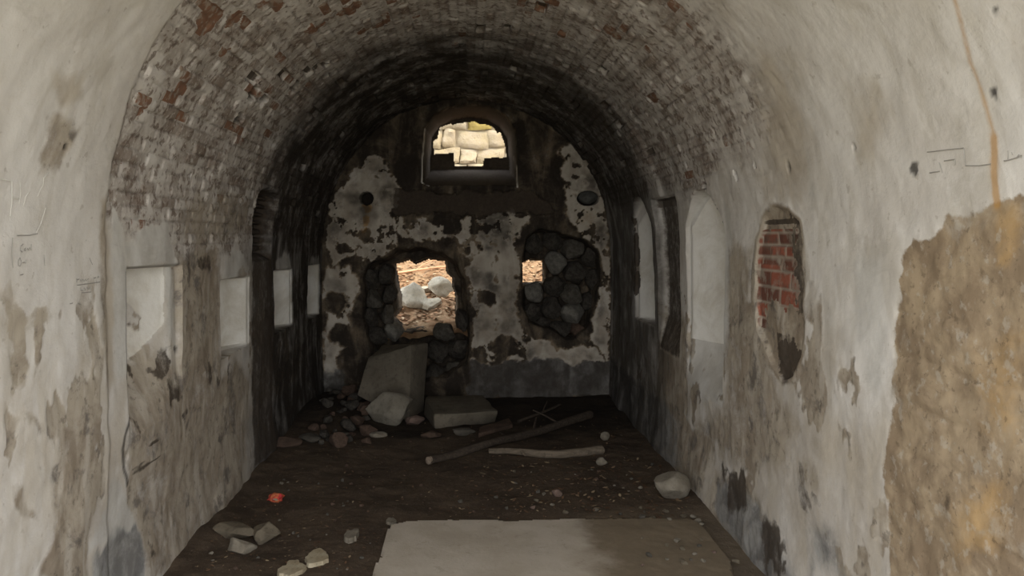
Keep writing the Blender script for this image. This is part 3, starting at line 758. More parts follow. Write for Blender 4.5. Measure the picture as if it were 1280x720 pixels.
# concrete slab let into the floor
def slab_material():
    s = NT('pale_worn_concrete', .9)
    d, _, _, _ = s.attr('m_a')
    n1 = s.noise(4, 5, .6); n2 = s.noise(22, 6, .7); n3 = s.noise(60, 4, .6)
    c = s.mix(s.ss(n1, .35, .65), (.48, .43, .365), (.41, .36, .295))
    c = s.mix(s.math('MULTIPLY', s.ss(n2, .58, .68), .35), c, (.24, .205, .155))
    soil = s.mix(n2, (.25, .20, .14), (.15, .12, .085))
    c = s.mix(s.ss(s.math('ADD', d, s.math('MULTIPLY', s.math('SUBTRACT', n2, .5), .5)), .1, .95), c, soil)
    return s.finish(c, s.math('ADD', n2, n3), .25, .006)
def build_slab():
    st = .012
    xs = np.arange(-.45, 1.2, st); ys = np.arange(1.9, 4.24, st)
    X, Y = np.meshgrid(xs, ys)
    Pg = [onfloor(px, py) for px, py in ((488, 661), (505, 657), (545, 655), (620, 654), (636, 657), (650, 655), (720, 653.5), (860, 654), (905, 668))]
    pts = [(p.x, p.y) for p in Pg] + [(1.14, 3.4), (1.14, 1.92), (-.43, 1.92), (-.425, 3.30), (-.415, 3.58), (-.40, 3.75), (-.415, 3.95)]
    sd = poly_sd(pts, X, Y, .5) + (fbm(X * 14, Y * 14, 6) - .5) * .022
    H = .022 + (fbm(X * 3, Y * 3, 7) - .5) * .006 + sstep(.45, 1.1, X) * fbm(X * 8, Y * 8, 8) * .012
    Hh = np.where(sd > 0, H, -.03)
    dirt = mx2(sstep(.42, .80, X + (fbm(X * 6, Y * 6, 15) - .5) * .22), sstep(.03, .0, sd) * .4)
    Q = grid_faces(*X.shape)[:, ::-1]
    keep = sd.reshape(-1)[Q].max(1) > 0
    o = fast_mesh('concrete_slab', np.stack([X, Y, Hh], -1).reshape(-1, 3), Q[keep], slab_material(), {'m_a': np.repeat(dirt.reshape(-1, 1), 4, 1)}, sharp=50)
    tag(o, 'pale concrete slab let into the earth floor, its right side under dirt', 'slab')
mx2 = np.maximum
build_slab()

# ------------------------------------------------------------------ wood on the floor
def wood_material(name, c0, c1, c2):
    s = NT(name, .9); v = s.objc()
    n1 = s.noise(5, 5, .6, stretch=(2, 14, 14), vec=v); n2 = s.noise(30, 4, .6, vec=v)
    c = s.mix(s.ss(n1, .35, .65), c0, c1)
    c = s.mix(s.math('MULTIPLY', s.ss(n2, .55, .68), .5), c, c2)
    return s.finish(c, n1, .5, .006)
M['log'] = wood_material('bleached_wood', (.17, .138, .104), (.115, .092, .068), (.06, .048, .036))
M['branch'] = wood_material('dark_bark', (.07, .054, .041), (.04, .031, .024), (.10, .08, .06))
M['endgrain'] = wood_material('pale_cut_wood', (.25, .20, .155), (.19, .15, .115), (.14, .105, .08))

def tube_bm(pts, rads, seg=12, seed=1, jit=.1):
    bm = bmesh.new(); rings = []
    for i, (p, r) in enumerate(zip(pts, rads)):
        d = (pts[min(i + 1, len(pts) - 1)] - pts[max(i - 1, 0)]).normalized()
        a = d.cross(Vector((0, 0, 1))).normalized(); b = a.cross(d)
        ring = []
        for k in range(seg):
            t = 2 * PI * k / seg
            rr = r * (1 + jit * mnoise.noise(Vector((math.cos(t) * 1.2 + seed, math.sin(t) * 1.2, i * .45))))
            ring.append(bm.verts.new(p + (a * math.cos(t) + b * math.sin(t)) * rr))
        rings.append(ring)
    for i in range(len(rings) - 1):
        for k in range(seg):
            j = (k + 1) % seg
            bm.faces.new((rings[i][k], rings[i][j], rings[i + 1][j], rings[i + 1][k]))
    bm.faces.new(rings[0][::-1]); bm.faces.new(rings[-1])
    return bm

def along(pp, n=18):
    out = []
    m = len(pp) - 1
    for k in range(n):
        t = k / (n - 1) * m; i = min(int(t), m - 1); f = t - i
        p0, p1, p2, p3 = pp[max(i - 1, 0)], pp[i], pp[i + 1], pp[min(i + 2, m)]
        out.append(.5 * ((2 * p1) + (p2 - p0) * f + (2 * p0 - 5 * p1 + 4 * p2 - p3) * f * f + (3 * p1 - p0 - 3 * p2 + p3) * f ** 3))
    return out

def lay(pix, r):
    out = []
    for (px, py) in pix:
        p = onfloor(px, py); out.append(Vector((p.x, p.y, fh(p.x, p.y) + r)))
    return out

def wood(name, pix, r0, r1, mat, label, cat, seed, lift=None, n=20, jit=.25, twigs=(), endcap=False):
    pts = along(lay(pix, max(r0, r1) * .9), n)
    if lift:
        for i, p in enumerate(pts): p.z += lift * i / (n - 1)
    rad = [r0 + (r1 - r0) * i / (n - 1) for i in range(n)]
    org = pts[0].copy()
    o = obj(name, tube_bm([p - org for p in pts], rad, 14, seed, jit), M[mat], sharp=50); o.location = org
    for (i, d, l, r) in twigs:
        a = pts[i] - org; d = Vector(d).normalized()
        tp = [a, a + d * l * .5 + Vector((0, 0, .006)), a + d * l]
        obj('twig', tube_bm(along(tp, 6), [r * (1 - .1 * k) for k in range(6)], 8, seed + i, .2), M[mat], o)
    if endcap:
        d = (pts[0] - pts[1]).normalized()
        e = obj('cut_end', tube_bm([Vector((0, 0, 0)) - d * .012, d * .008, d * .014], [r0 * 1.03, r0 * 1.0, r0 * .6], 14, 3, .2), M['endgrain'], o)
        e['label'] = 'pale broken end'
    return tag(o, label, cat)
wood('log', [(611, 569), (640, 569), (680, 572), (715, 571), (752, 566)], .018, .032, 'log', 'bleached pale log lying across the floor in front of the rubble', 'log', 4,
     twigs=((6, (.5, -1, -.1), .075, .014), (12, (-.3, .8, .2), .05, .01)))
wood('branch', [(536, 580), (568, 571), (610, 561), (650, 549), (690, 536), (738, 521)], .026, .034, 'branch', 'long dark branch running diagonally behind the pale log', 'branch', 9, endcap=True,
     twigs=((13, (.2, 1, .35), .22, .012), (16, (-.9, .4, .4), .25, .010), (10, (-.6, 1, .25), .12, .009)))
wood('branch', [(648, 527), (675, 521), (700, 512)], .014, .009, 'branch', 'thin dark branch lying by the back wall right of the flat block', 'branch', 15, lift=.04, n=10,
     twigs=((5, (.4, 1, .5), .16, .007),))
# short rotten board
block('board', [onfloor(598, 547), onfloor(641, 535), onfloor(636, 527), onfloor(600, 539)] +
      [onfloor(px, py) + Vector((0, 0, .03)) for px, py in ((598, 547), (641, 535), (636, 527), (600, 539))], 'brown_stone', 'short reddish brown board in front of the flat block', 'board', bevel=.004, seed=4, rough=.006)

# bright crumpled scrap
def scrap():
    s = NT('orange_foil', .55)
    v = s.objc(); n = s.noise(25, 3, .5, vec=v)
    m = s.finish(s.mix(s.ss(n, .4, .6), (.62, .20, .085), (.50, .045, .05)), s.noise(40, 3, .6, vec=v), .4, .01)
    p = onfloor(344, 629)
    o = obj('crumpled_wrapper', rock_bm((.105, .09, .055), 71, sub=4, planes=12, rough=.30, flat=.6), m, sharp=25)
    o.location = (p.x, p.y + .04, fh(p.x, p.y + .04) + .024); o.rotation_euler = (0, .2, .4)
    tag(o, 'bright orange and red crumpled wrapper on the earth near the left wall', 'wrapper')
    e = obj('highlight_fold', rock_bm((.03, .02, .016), 72, sub=3, planes=8, rough=.2, flat=.6), M['chip'], o); e.location = (-.015, -.038, -.005); e['label'] = 'pale fold standing in for a highlight'  # pale bump added for the white highlight on the wrapper
scrap()

# ------------------------------------------------------------------ rubble heap, breach stones and pebbles: repeats
PROTO = {}
def proto_mesh(mat, k, planes=13, flat=.66, sub=3, rough=.1):
    key = (mat, k)
    if key not in PROTO:
        bm = rock_bm((1, 1, 1), 200 + k * 7 + sum(map(ord, mat)), sub=sub, planes=planes, flat=flat, rough=rough)
        me = bpy.data.meshes.new('stone'); bm.to_mesh(me); bm.free()
        for p in me.polygons: p.use_smooth = True
        me.set_sharp_from_angle(angle=math.radians(38)); me.materials.append(M[mat]); PROTO[key] = me
    return PROTO[key]
def drop(name, mat, k, loc, dims, rot, label, cat, group):
    o = bpy.data.objects.new(name, proto_mesh(mat, k)); COL.objects.link(o)
    o.location = loc; o.scale = dims; o.rotation_euler = rot
    return tag(o, label, cat, group)

rnd = random.Random(5)
placed = []
def free(x, y, r):
    for (a, b, c) in placed:
        if math.hypot(x - a, y - b) < (r + c) * .80: return False
    placed.append((x, y, r)); return True
cnt = 0
for _ in range(900):
    px, py = rnd.uniform(392, 462), rnd.uniform(497, 560)
    if px < 405 + (py - 497) * -.4 + 6: continue
    p = onfloor(px, py)
    if p.x < -1.24 or p.y > 7.34 : continue
    w = rnd.uniform(.05, .16)
    if not free(p.x, p.y, w / 2): continue
    h = w * rnd.uniform(.45, .75)
    drop('rubble_stone', rnd.choice(('dark_rubble', 'grey_rubble', 'dark_rubble', 'brown_stone')), rnd.randrange(4), (p.x, p.y, fh(p.x, p.y) + h * .42), (w, w * rnd.uniform(.7, 1), h),
         (0, 0, rnd.uniform(0, 6)), 'broken stone in the dark rubble heap at the back left corner', 'rubble', 'rubble heap in the back left corner')
    cnt += 1
    if cnt >= 46: break

# stones packed in the broken openings
ORD = ('top', 'second', 'third', 'fourth', 'fifth', 'sixth')
def breach(rows, Y, where, group, seed):
    r = random.Random(seed)
    for ri, row in enumerate(rows):
        for ci, (px, py, w, h, mat) in enumerate(row):
            p = at(px, py, Y)
            rn = 'bottom' if ri == len(rows) - 1 else ORD[ri]
            if len(row) == 1: cn = 'the single stone'
            elif len(row) == 2: cn = ('left stone', 'right stone')[ci]
            else: cn = ('first', 'second', 'third', 'fourth')[ci] + ' stone from left'
            tone = {'dark_rubble': 'blackened', 'grey_rubble': 'dark grey', 'lit_rubble': 'lighter grey', 'brown_stone': 'brown'}[mat]
            drop('masonry_stone', mat, r.randrange(5), (p.x, p.y + .02, p.z), (w * Y / F * 1.02, .22, h * Y / F * 1.02), (r.uniform(-.1, .1), r.uniform(-.25, .25), r.uniform(-.2, .2)),
                 '%s rough stone, %s in %s row %s' % (tone, cn, rn, where), 'masonry stone', group)
d, g, lt, b = 'dark_rubble', 'grey_rubble', 'lit_rubble', 'brown_stone'
breach([[(463, 350, 22, 28, d), (483, 343, 22, 26, d)], [(466, 374, 24, 26, g), (487, 368, 20, 24, d)], [(462, 398, 20, 26, d), (484, 393, 20, 24, g)],
        [(470, 420, 30, 22, d), (492, 415, 26, 24, lt)], [(462, 442, 24, 22, d)]], YB + .16, 'left of the big broken hole', 'stones in the left breach', 3)
breach([[(555, 415, 28, 22, g), (577, 400, 16, 30, d)], [(548, 440, 30, 28, d), (572, 437, 26, 26, d)], [(545, 470, 28, 30, d), (570, 465, 26, 26, g)]], YB + .17,
       'under the big broken hole', 'stones under the left opening', 4)
breach([[(667, 305, 24, 26, d), (691, 302, 26, 24, d), (716, 311, 30, 26, g), (738, 322, 24, 26, d)], [(694, 329, 26, 30, lt), (719, 340, 32, 28, d), (742, 350, 20, 28, d)],
        [(667, 366, 24, 26, lt), (692, 358, 26, 26, d), (715, 368, 28, 26, g), (736, 377, 22, 24, d)], [(664, 392, 26, 26, d), (690, 385, 26, 28, d), (716, 392, 32, 26, lt)],
        [(678, 405, 20, 18, d), (700, 411, 30, 22, d), (724, 413, 24, 20, b)]], YB + .17, 'of the right breach', 'stones in the right breach', 5)

# pebbles strewn on the floor
def pebbles(n, box, label, group, mats, smin, smax, seed):
    r = random.Random(seed); k = 0; tries = 0
    while k < n and tries < 4000:
        tries += 1
        px, py = r.uniform(box[0], box[1]), r.uniform(box[2], box[3])
        p = onfloor(px, py)
        if abs(p.x) > 1.22: continue
        if -.46 < p.x < .62 and p.y < 4.26: continue
        w = r.uniform(smin, smax)
        if not free(p.x, p.y, w * .7): continue
        z = fh(p.x, p.y)
        if p.x > .6 and p.y < 4.22: z = .026
        drop('pebble', r.choice(mats), r.randrange(4), (p.x, p.y, z + w * .22), (w, w * r.uniform(.7, 1), w * r.uniform(.5, .7)), (0, 0, r.uniform(0, 6)), label, 'pebble', group); k += 1
for q in ((344, 625), (290, 668), (299, 688), (330, 676), (845, 618), (396, 700), (365, 714), (440, 675)):
    p = onfloor(*q); placed.append((p.x, p.y, .13))
pebbles(30, (640, 830, 575, 648), 'small pebble among the leaves between the pale log and the slab', 'pebbles behind the slab', ('limestone', 'grey_rubble', 'pink_stone', 'brown_stone', 'tan_stone', 'grey_rubble'), .014, .038, 1)
pebbles(26, (800, 950, 632, 718), 'small pebble in the dirt along the right wall beside the slab', 'pebbles right of the slab', ('tan_stone', 'grey_rubble', 'pink_stone', 'tan_stone', 'limestone'), .016, .045, 2)
pebbles(26, (215, 470, 600, 718), 'small pebble on the bare earth left of the slab', 'pebbles left of the slab', ('limestone', 'brown_stone', 'grey_rubble'), .010, .026, 3)
pebbles(22, (400, 640, 545, 640), 'small pebble on the earth behind the slab and before the rubble', 'pebbles in the middle of the floor', ('grey_rubble', 'brown_stone'), .014, .032, 4)

# leaf litter
def leaf_material(name, cols):
    s = NT(name, .8)
    oi, _, _, _ = s.attr('m_a')
    c = s.mix(oi, cols[0], cols[1]); c = s.mix(s.ss(oi, .6, .95), c, cols[2])
    return s.finish(c)
M['leaf'] = leaf_material('dry_brown_leaves', ((.10, .055, .032), (.20, .13, .08), (.32, .25, .16)))
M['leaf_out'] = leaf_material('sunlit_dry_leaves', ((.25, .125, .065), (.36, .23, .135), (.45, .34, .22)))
def litter(name, n, place, size, mat, label, seed):
    rng = np.random.default_rng(seed)
    V, Q, Acol = [], [], []
    for i in range(n):
        p, up = place(rng)
        s_ = size * rng.uniform(.5, 1.3); a = rng.uniform(0, 2 * PI); cu = rng.uniform(-.3, .5)
        e1 = Vector((math.cos(a), math.sin(a), rng.uniform(-.3, .3))); e2 = Vector((-math.sin(a), math.cos(a), rng.uniform(-.3, .3)))
        b = len(V); p = Vector(p)
        for (u, v) in ((-1, 0), (-.35, -.42), (.45, -.34), (1, 0), (.45, .34), (-.35, .42)):
            V.append(p + e1 * u * s_ + e2 * v * s_ + Vector((0, 0, (abs(v) * 1.2 + u * u * .4) * cu * s_ + size * .2)))
        Q += [(b, b + 1, b + 5, b + 5)] if False else [(b, b + 1, b + 4, b + 5), (b + 1, b + 2, b + 3, b + 4)]
        Acol += [[rng.uniform(0, 1)] * 4] * 6
    o = fast_mesh(name, np.array([tuple(v) for v in V]), np.array(Q), M[mat], {'m_a': np.array(Acol)}, smooth=False)
    return tag(o, label, 'leaves', kind='stuff')
def pl_in(rng):
    while True:
        px, py = rng.normal(740, 90), rng.normal(605, 32)
        if not (545 < py < 652 and 560 < px < 930): continue
        p = onfloor(px, py)
        if abs(p.x) < 1.25: return (p.x, p.y, fh(p.x, p.y) + .003), None
litter('leaf_litter', 420, pl_in, .016, 'leaf', 'scatter of dead brown leaves behind the slab on the right', 3)
def pl_in2(rng):
    while True:
        px, py = rng.uniform(215, 860), rng.uniform(520, 718)
        p = onfloor(px, py)
        if abs(p.x) < 1.25 and not (-.44 < p.x < 1.1 and p.y < 4.25): return (p.x, p.y, fh(p.x, p.y) + .002), None
litter('soil_crumbs', 900, pl_in2, .010, 'leaf', 'crumbs of dead leaf and bark over the earth floor', 4)

# plug in the right-hand flue
p = at(735, 247, YB + .05)
o = obj('stone_plug', rock_bm((.185, .16, .125), 93, sub=4, planes=3, rough=.03, flat=.9), M['plug'], sharp=50); o.location = p
tag(o, 'dark grey oval stone plug set in the right flue hole of the back wall', 'plug')

# ------------------------------------------------------------------ faint writing on the walls
def pencil(name, color):
    s = NT(name, .9); return s.finish(s.mix(s.noise(60, 3, .6), color, tuple(x * 1.6 for x in color)))
M['pencil'] = pencil('pencil_mark', (.27, .26, .24))
M['scratch'] = pencil('pale_scratch', (.50, .49, .46))
def wallpt(px, py):
    """pixel -> point on the real plaster of the left or right wall or vault, 4 mm proud of it, and the way inward"""
    u, y = surf(px, py)
    org = Vector((0, 0, EYE)); d = Vector(((px - CX) / F, 1, (CY - py) / F)).normalized()
    for o in PARTS.values():
        hit, loc, nor, _ = o.ray_cast(org, d)
        if hit:
            if nor.dot(d) > 0: nor = -nor
            return loc + nor * .0025, nor
    return None, None
def marks(name, strokes, mat, width, parent, label):
    bm = bmesh.new()
    for pts in strokes:
        dense = []
        for (a, b) in zip(pts[:-1], pts[1:]):
            k = max(2, int(math.hypot(a[0] - b[0], a[1] - b[1]) / 2))
            dense += [(a[0] + (b[0] - a[0]) * i / k, a[1] + (b[1] - a[1]) * i / k) for i in range(k)]
        dense.append(pts[-1])
        ws = [wallpt(*q) for q in dense]
        ws = [w for w in ws if w[0] is not None]
        prev = None
        for i, (p, n) in enumerate(ws):
            t = (ws[min(i + 1, len(ws) - 1)][0] - ws[max(i - 1, 0)][0])
            if t.length < 1e-6: continue
            s_ = t.normalized().cross(n).normalized() * width / 2
            cur = (bm.verts.new(p - s_), bm.verts.new(p + s_), bm.verts.new(p + n * .0012))
            if prev:
                bm.faces.new((prev[0], cur[0], cur[2], prev[2])); bm.faces.new((prev[2], cur[2], cur[1], prev[1]))
            prev = cur
    o = obj(name, bm, mat, parent, smooth=False); o['label'] = label
    return o
bpy.context.view_layer.update()
WL, WR, CE = PARTS['wall_left'], PARTS['wall_right'], PARTS['ceiling']
marks('graffiti', [[(20, 294.5), (36, 294), (46, 292)], [(15, 297), (14, 318), (15, 335)], [(54, 318), (55, 332)],
                   [(28, 305), (25, 308), (24, 313), (27, 315)], [(29, 312), (31, 310), (31, 313), (29, 313)], [(33, 313), (33, 310), (35, 313), (36, 309), (38, 313), (38, 305)],
                   [(24, 322), (22, 326), (22, 332), (24, 333), (26, 328), (24, 322)], [(27, 329), (29, 328), (31, 329), (32, 324)], [(28, 343), (24, 344)]], M['pencil'], .0035, WL, 'faint pencil writing inside a drawn box')
marks('graffiti', [[(95, 356.5), (108, 355), (124, 352.5)], [(95, 348), (95, 353)], [(95, 350), (98, 349)], [(99, 352), (100, 349), (101, 352), (103, 349), (104, 352), (106, 349), (107, 351), (110, 348)],
                   [(116, 348), (119, 347)], [(121, 348), (122, 345), (123, 347)], [(100, 359), (100, 363), (103, 363), (104, 359), (106, 363), (108, 359), (110, 362), (112, 359), (113, 363)], [(101, 366), (113, 365)],
                   [(86, 380), (90, 379)], [(96, 379), (98, 380), (101, 381)], [(111, 322), (113, 327), (115, 331)]], M['pencil'], .0032, WL, 'faint underlined pencil name')
marks('graffiti', [[(1160, 190), (1185, 187), (1206, 185)], [(1206, 186), (1208, 207)], [(1163, 216), (1176, 214)], [(1175, 203), (1179, 216)], [(1181, 201), (1188, 200), (1195, 199), (1195, 206)],
                   [(1208, 207), (1225, 207), (1240, 205)], [(1256, 201), (1262, 200), (1272, 197), (1279, 194)], [(1261, 188), (1261, 199)], [(1266, 190), (1267, 194)], [(1272, 197), (1275, 193), (1278, 197)]],
      M['pencil'], .003, WR, 'faint drawn lines and letters')
marks('scratched_letters', [[(0, 224), (12, 226)], [(14, 226), (14, 250), (12, 270)], [(24, 226), (25, 240), (23, 255)], [(14, 247), (23, 248)], [(28, 258), (32, 244), (36, 240)], [(46, 246), (50, 236), (53, 232), (54, 222), (60, 216)],
                            [(56, 260), (50, 280), (44, 292)]], M['scratch'], .006, WL, 'pale scratched letters')

# ------------------------------------------------------------------ outside: sunlit bank and retaining wall behind, ground in front
def bank_h(x, y):
    x = np.asarray(x, float); y = np.asarray(y, float)
    h = np.interp(y, [7.6, 8.0, 8.2, 9.2, 10.2, 10.8, 13], [.52, .62, .66, .88, 1.20, 1.32, 1.35])
    h = h + np.where(x > .25, .15 + .06 * np.sin(x * 5), 0) * sstep(8.0, 8.4, y)
    return h + (fbm(x * 2.2, y * 2.2, 301) - .5) * .14 + (fbm(x * 11, y * 11, 302) - .5) * .10
def bank_material():
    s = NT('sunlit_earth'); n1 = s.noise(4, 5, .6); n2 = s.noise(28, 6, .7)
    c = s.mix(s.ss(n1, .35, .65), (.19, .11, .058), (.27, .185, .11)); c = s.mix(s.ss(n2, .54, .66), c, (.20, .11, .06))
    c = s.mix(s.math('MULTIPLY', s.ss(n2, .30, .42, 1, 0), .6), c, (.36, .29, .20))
    return s.finish(c, n2, .7, .02)
xs = np.arange(-4, 4, .03); ys = np.arange(7.66, 11.4, .03)
Xb, Yb = np.meshgrid(xs, ys)
Zb = bank_h(Xb, Yb)
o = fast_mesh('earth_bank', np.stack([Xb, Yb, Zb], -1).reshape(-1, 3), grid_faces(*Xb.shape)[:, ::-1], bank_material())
struct(o, 'sunlit earth bank outside the back wall', 'ground')
bh = lambda x, y: float(bank_h(np.array([x]), np.array([y]))[0])

def out_rock(px, py, Y, wpx, hpx, seed, label, mat='sun_rock', rotz=0.0):
    p = at(px, py, Y); w, h = wpx / F * Y, hpx / F * Y
    o = obj('rock', rock_bm((w, w * .7, h), seed, planes=14, rough=.10, flat=.62), M[mat], sharp=30)
    o.location = (p.x, p.y, bh(p.x, p.y) + h * .36); o.rotation_euler = (0, 0, rotz)
    return tag(o, label, 'rock')
def bank_at(px, py):
    for Y in np.arange(7.9, 11.0, .02):
        p = at(px, py, Y)
        if p.z <= bh(p.x, p.y): return Y
    return 10.5
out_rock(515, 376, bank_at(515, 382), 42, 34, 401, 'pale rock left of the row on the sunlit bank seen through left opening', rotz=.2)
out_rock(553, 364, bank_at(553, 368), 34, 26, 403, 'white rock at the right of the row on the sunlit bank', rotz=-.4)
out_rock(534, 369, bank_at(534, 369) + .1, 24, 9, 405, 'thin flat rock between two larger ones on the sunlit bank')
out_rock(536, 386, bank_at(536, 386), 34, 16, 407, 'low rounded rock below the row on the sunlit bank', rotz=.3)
# twig on the bank
Yt = bank_at(520, 345)
tp = [at(494, 345, Yt) + Vector((0, 0, .03)), at(520, 342, Yt) + Vector((0, 0, .04)), at(548, 337, Yt) + Vector((0, 0, .03)), at(565, 336, Yt + .1) + Vector((0, 0, .02))]
for q in tp: q.z = max(q.z, bh(q.x, q.y) + .02)
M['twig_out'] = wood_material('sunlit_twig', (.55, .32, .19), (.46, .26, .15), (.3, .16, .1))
org = tp[0].copy()
o = obj('branch', tube_bm(along([q - org for q in tp], 14), [.018 - .0007 * k for k in range(14)], 10, 6, .2), M['twig_out']); o.location = org
obj('twig', tube_bm(along([tp[1] - org, tp[1] - org + Vector((.1, .05, .08)), tp[1] - org + Vector((.22, .12, .12))], 6), [.008] * 6, 8, 8, .2), M['twig_out'], o)
tag(o, 'reddish dry branch across the sunlit bank above the pale rocks', 'branch')
def pl_out(rng):
    while True:
        x, y = rng.uniform(-1.3, 1.6), 8.09 + abs(rng.normal(0, 1.3))
        if y < 10.4:
            return (x, y, bh(x, y) + .01), None
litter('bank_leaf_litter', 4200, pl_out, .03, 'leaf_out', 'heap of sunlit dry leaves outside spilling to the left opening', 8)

def retaining_wall():
    s = NT('cream_stone_masonry'); a, moss, _, _ = s.attr('m_a')
    n1 = s.noise(7, 6, .65); n2 = s.noise(30, 5, .65)
    c = s.mix(a, (.27, .215, .13), (.32, .275, .19)); c = s.mix(s.ss(n1, .35, .65, 0, .6), c, (.31, .26, .20))
    c = s.mix(s.math('MULTIPLY', moss, .85), c, (.24, .18, .04)); c = s.mix(s.ss(n2, .58, .7, 0, .45), c, (.30, .22, .13))
    m = s.finish(c, s.math('ADD', n1, n2), .6, .02)
    r = random.Random(12); bm = bmesh.new(); lay_ = bm.verts.layers.float_color.new('m_a')
    z = 1.0; k = 0
    while z < 6.0:  # unseen upper courses added to hold skylight off the bank
        h = r.uniform(.13, .27); x = -3.2 + r.uniform(0, .3)
        while x < 3.4:
            w = r.uniform(.17, .50); k += 1
            tmp = bmesh.new(); bmesh.ops.create_cube(tmp, size=1)
            bmesh.ops.subdivide_edges(tmp, edges=tmp.edges[:], cuts=5, use_grid_fill=True)
            off = Vector((k * 1.3, k * .7, 3)); col = r.random(); ms = 1.0 if (abs(x + w * .5 - .05) < .24 and abs(z + h * .5 - 3.02) < .10) else (.15 if r.random() < .12 else 0)
            vm = {}
            for v in tmp.verts:
                q = Vector((v.co.x * (w - .012), v.co.y * .4, v.co.z * (h - .012)))
                e = max(abs(v.co.x), abs(v.co.z)) * 2
                q.y += -.02 * (1 - e ** 6) * 1.5 + .045 * mnoise.fractal(q * 6 + off, 1, 2, 4)
                q.x += .035 * mnoise.noise(q * 5 + off); q.z += .035 * mnoise.noise(q * 5 - off)
                nv = bm.verts.new(q + Vector((x + w / 2, 10.75 + r.uniform(0, 0) + (k % 5) * .012, z + h / 2))); nv[lay_] = (col, ms, 0, 1); vm[v] = nv
            for f in tmp.faces: bm.faces.new([vm[v] for v in f.verts])
            tmp.free(); x += w
        z += h
    o = obj('wall_outside', bm, m, sharp=45)
    struct(o, 'sunlit cream stone retaining wall outside', 'wall')
retaining_wall()
# core behind the facing stones, so that no light comes through the joints
bm = bmesh.new(); bmesh.ops.create_grid(bm, x_segments=8, y_segments=8, size=.5)
for v in bm.verts:
    x, y = v.co.x, v.co.y
    v.co = Vector((x * 9, 10.60, 3.4 + y * 5.2))
mcore = NT('wall_core'); 
o = obj('wall_outside_core', bm, mcore.finish(mcore.mix(mcore.noise(9), (.33, .27, .18), (.22, .17, .11)))); struct(o, 'joints of the outside retaining wall', 'wall')

# outer face of the back wall's mass and the ground before the mouth
def ground_front():
    xs = np.linspace(-14, 14, 60); ys = np.linspace(-18, MOUTH + .03, 60)
    X, Y = np.meshgrid(xs, ys); Z = (fbm(X * .8, Y * .8, 77) - .5) * .12 - .02
    s = NT('dry_grass_ground'); n = s.noise(3, 5, .6)
    o = fast_mesh('ground', np.stack([X, Y, Z], -1).reshape(-1, 3), grid_faces(*X.shape)[:, ::-1], s.finish(s.mix(n, (.30, .27, .20), (.20, .19, .12))))
    struct(o, 'open ground before the mouth of the vault', 'ground')
ground_front()
def front_wall():
    a = [PI * k / 40 for k in range(41)]
    inner = [(R + .01, -.1)] + [((R + .01) * math.cos(t), ZS + (R + .01) * math.sin(t)) for t in a] + [(-R - .01, -.1)]
    outer = [(5, -.1)] + [(max(-5, min(5, 9 * math.cos(t))), ZS + min(2.6, 6 * math.sin(t))) for t in a] + [(-5, -.1)]
    bm = bmesh.new()
    y0, y1 = MOUTH - .02, MOUTH + .22
    def ring(pts, y): return [bm.verts.new((p[0], y, p[1])) for p in pts]
    i0, o0, o1 = ring(inner, y0), ring(outer, y0), ring(outer, y1)
    for k in range(len(inner) - 1):
        bm.faces.new((i0[k], i0[k + 1], o0[k + 1], o0[k])); bm.faces.new((o0[k], o0[k + 1], o1[k + 1], o1[k]))
    s = NT('front_render'); n = s.noise(4, 6, .6)
    o = obj('wall_front', bm, s.finish(s.mix(n, (.42, .40, .35), (.30, .28, .24)), n, .4, .02)); struct(o, 'front wall around the mouth of the vault', 'wall')
front_wall()
def mound():  # unseen mound, added to cut the skylight reaching the bank
    xs = np.linspace(-5, 5, 60); ts = np.linspace(0, 1, 60)
    X, T = np.meshgrid(xs, ts)
    Y = np.interp(T, [0, .06, .45, 1], [8.12, 8.10, 5.4, MOUTH + .1]); Z = np.interp(T, [0, .06, .45, 1], [2.95, 3.1, 5.6, 4.0]) + (fbm(X * 1.3, T * 9, 78) - .5) * .12 * (T > .07)
    s = NT('turf'); n = s.noise(5, 5, .6)
    o = fast_mesh('ground_mound_blocker', np.stack([X, Y, Z], -1).reshape(-1, 3), grid_faces(*X.shape), s.finish(s.mix(n, (.16, .17, .08), (.22, .18, .11))))
    struct(o, 'added unseen earth cover over the vault, cutting skylight', 'ground')
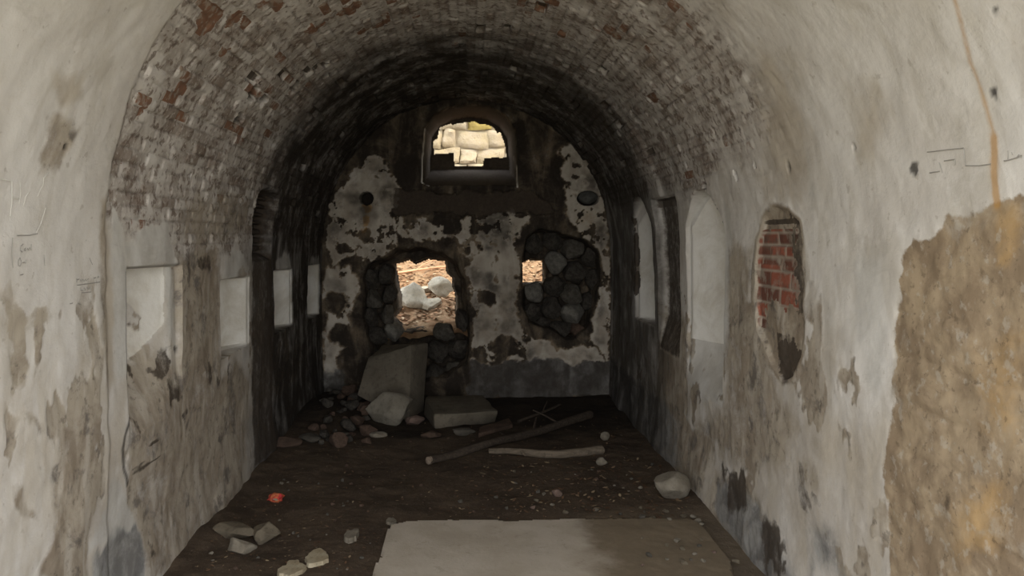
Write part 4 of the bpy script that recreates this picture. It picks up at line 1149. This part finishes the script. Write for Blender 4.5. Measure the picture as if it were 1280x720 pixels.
mound()

# ------------------------------------------------------------------ light
w = bpy.data.worlds.new('sky'); scn.world = w; w.use_nodes = True
nt = w.node_tree; bg = nt.nodes['Background']
tc = nt.nodes.new('ShaderNodeTexCoord'); sp = nt.nodes.new('ShaderNodeSeparateXYZ'); nt.links.new(tc.outputs['Generated'], sp.inputs[0])
rp = nt.nodes.new('ShaderNodeValToRGB'); nt.links.new(sp.outputs['Z'], rp.inputs[0])
rp.color_ramp.elements[0].color = (1.0, .985, .96, 1); rp.color_ramp.elements[1].color = (.84, .905, 1.0, 1)
nt.links.new(rp.outputs[0], bg.inputs[0]); bg.inputs[1].default_value = 5.6
sun = bpy.data.lights.new('sun', 'SUN'); sun.energy = 5.0; sun.angle = math.radians(1.5); sun.color = (1.0, .86, .64)
so = bpy.data.objects.new('sun', sun); COL.objects.link(so)
so.rotation_euler = Vector((.50, -.30, .80)).to_track_quat('Z', 'Y').to_euler(); so.location = (6, 3, 12)
# portal that guides the sampling of the sky at the mouth
pt = bpy.data.lights.new('mouth_portal', 'AREA'); pt.shape = 'RECTANGLE'; pt.size = 2.9; pt.size_y = 3.0; pt.cycles.is_portal = True
po = bpy.data.objects.new('mouth_portal', pt); COL.objects.link(po); po.location = (0, MOUTH - .02, 1.45)
po.rotation_euler = (math.radians(90), 0, 0)   # faces +Y (into the vault) 

# ------------------------------------------------------------------ camera
cam = bpy.data.cameras.new('camera'); co = bpy.data.objects.new('camera', cam); COL.objects.link(co)
co.location = (0, 0, EYE); co.rotation_euler = (math.radians(90), 0, 0)
cam.sensor_width = 36; cam.lens = 36 * F / 1280
cam.shift_x = (640 - CX) / 1280; cam.shift_y = -(360 - CY) / 1280
cam.clip_start = .05
scn.camera = co
scn.view_settings.view_transform = 'Standard'; scn.view_settings.look = 'None'
scn.view_settings.exposure = 0.0; scn.view_settings.gamma = 1.0; scn.view_settings.use_curve_mapping = False
scn.cycles.use_denoising = True
scn.cycles.max_bounces = 12; scn.cycles.diffuse_bounces = 8
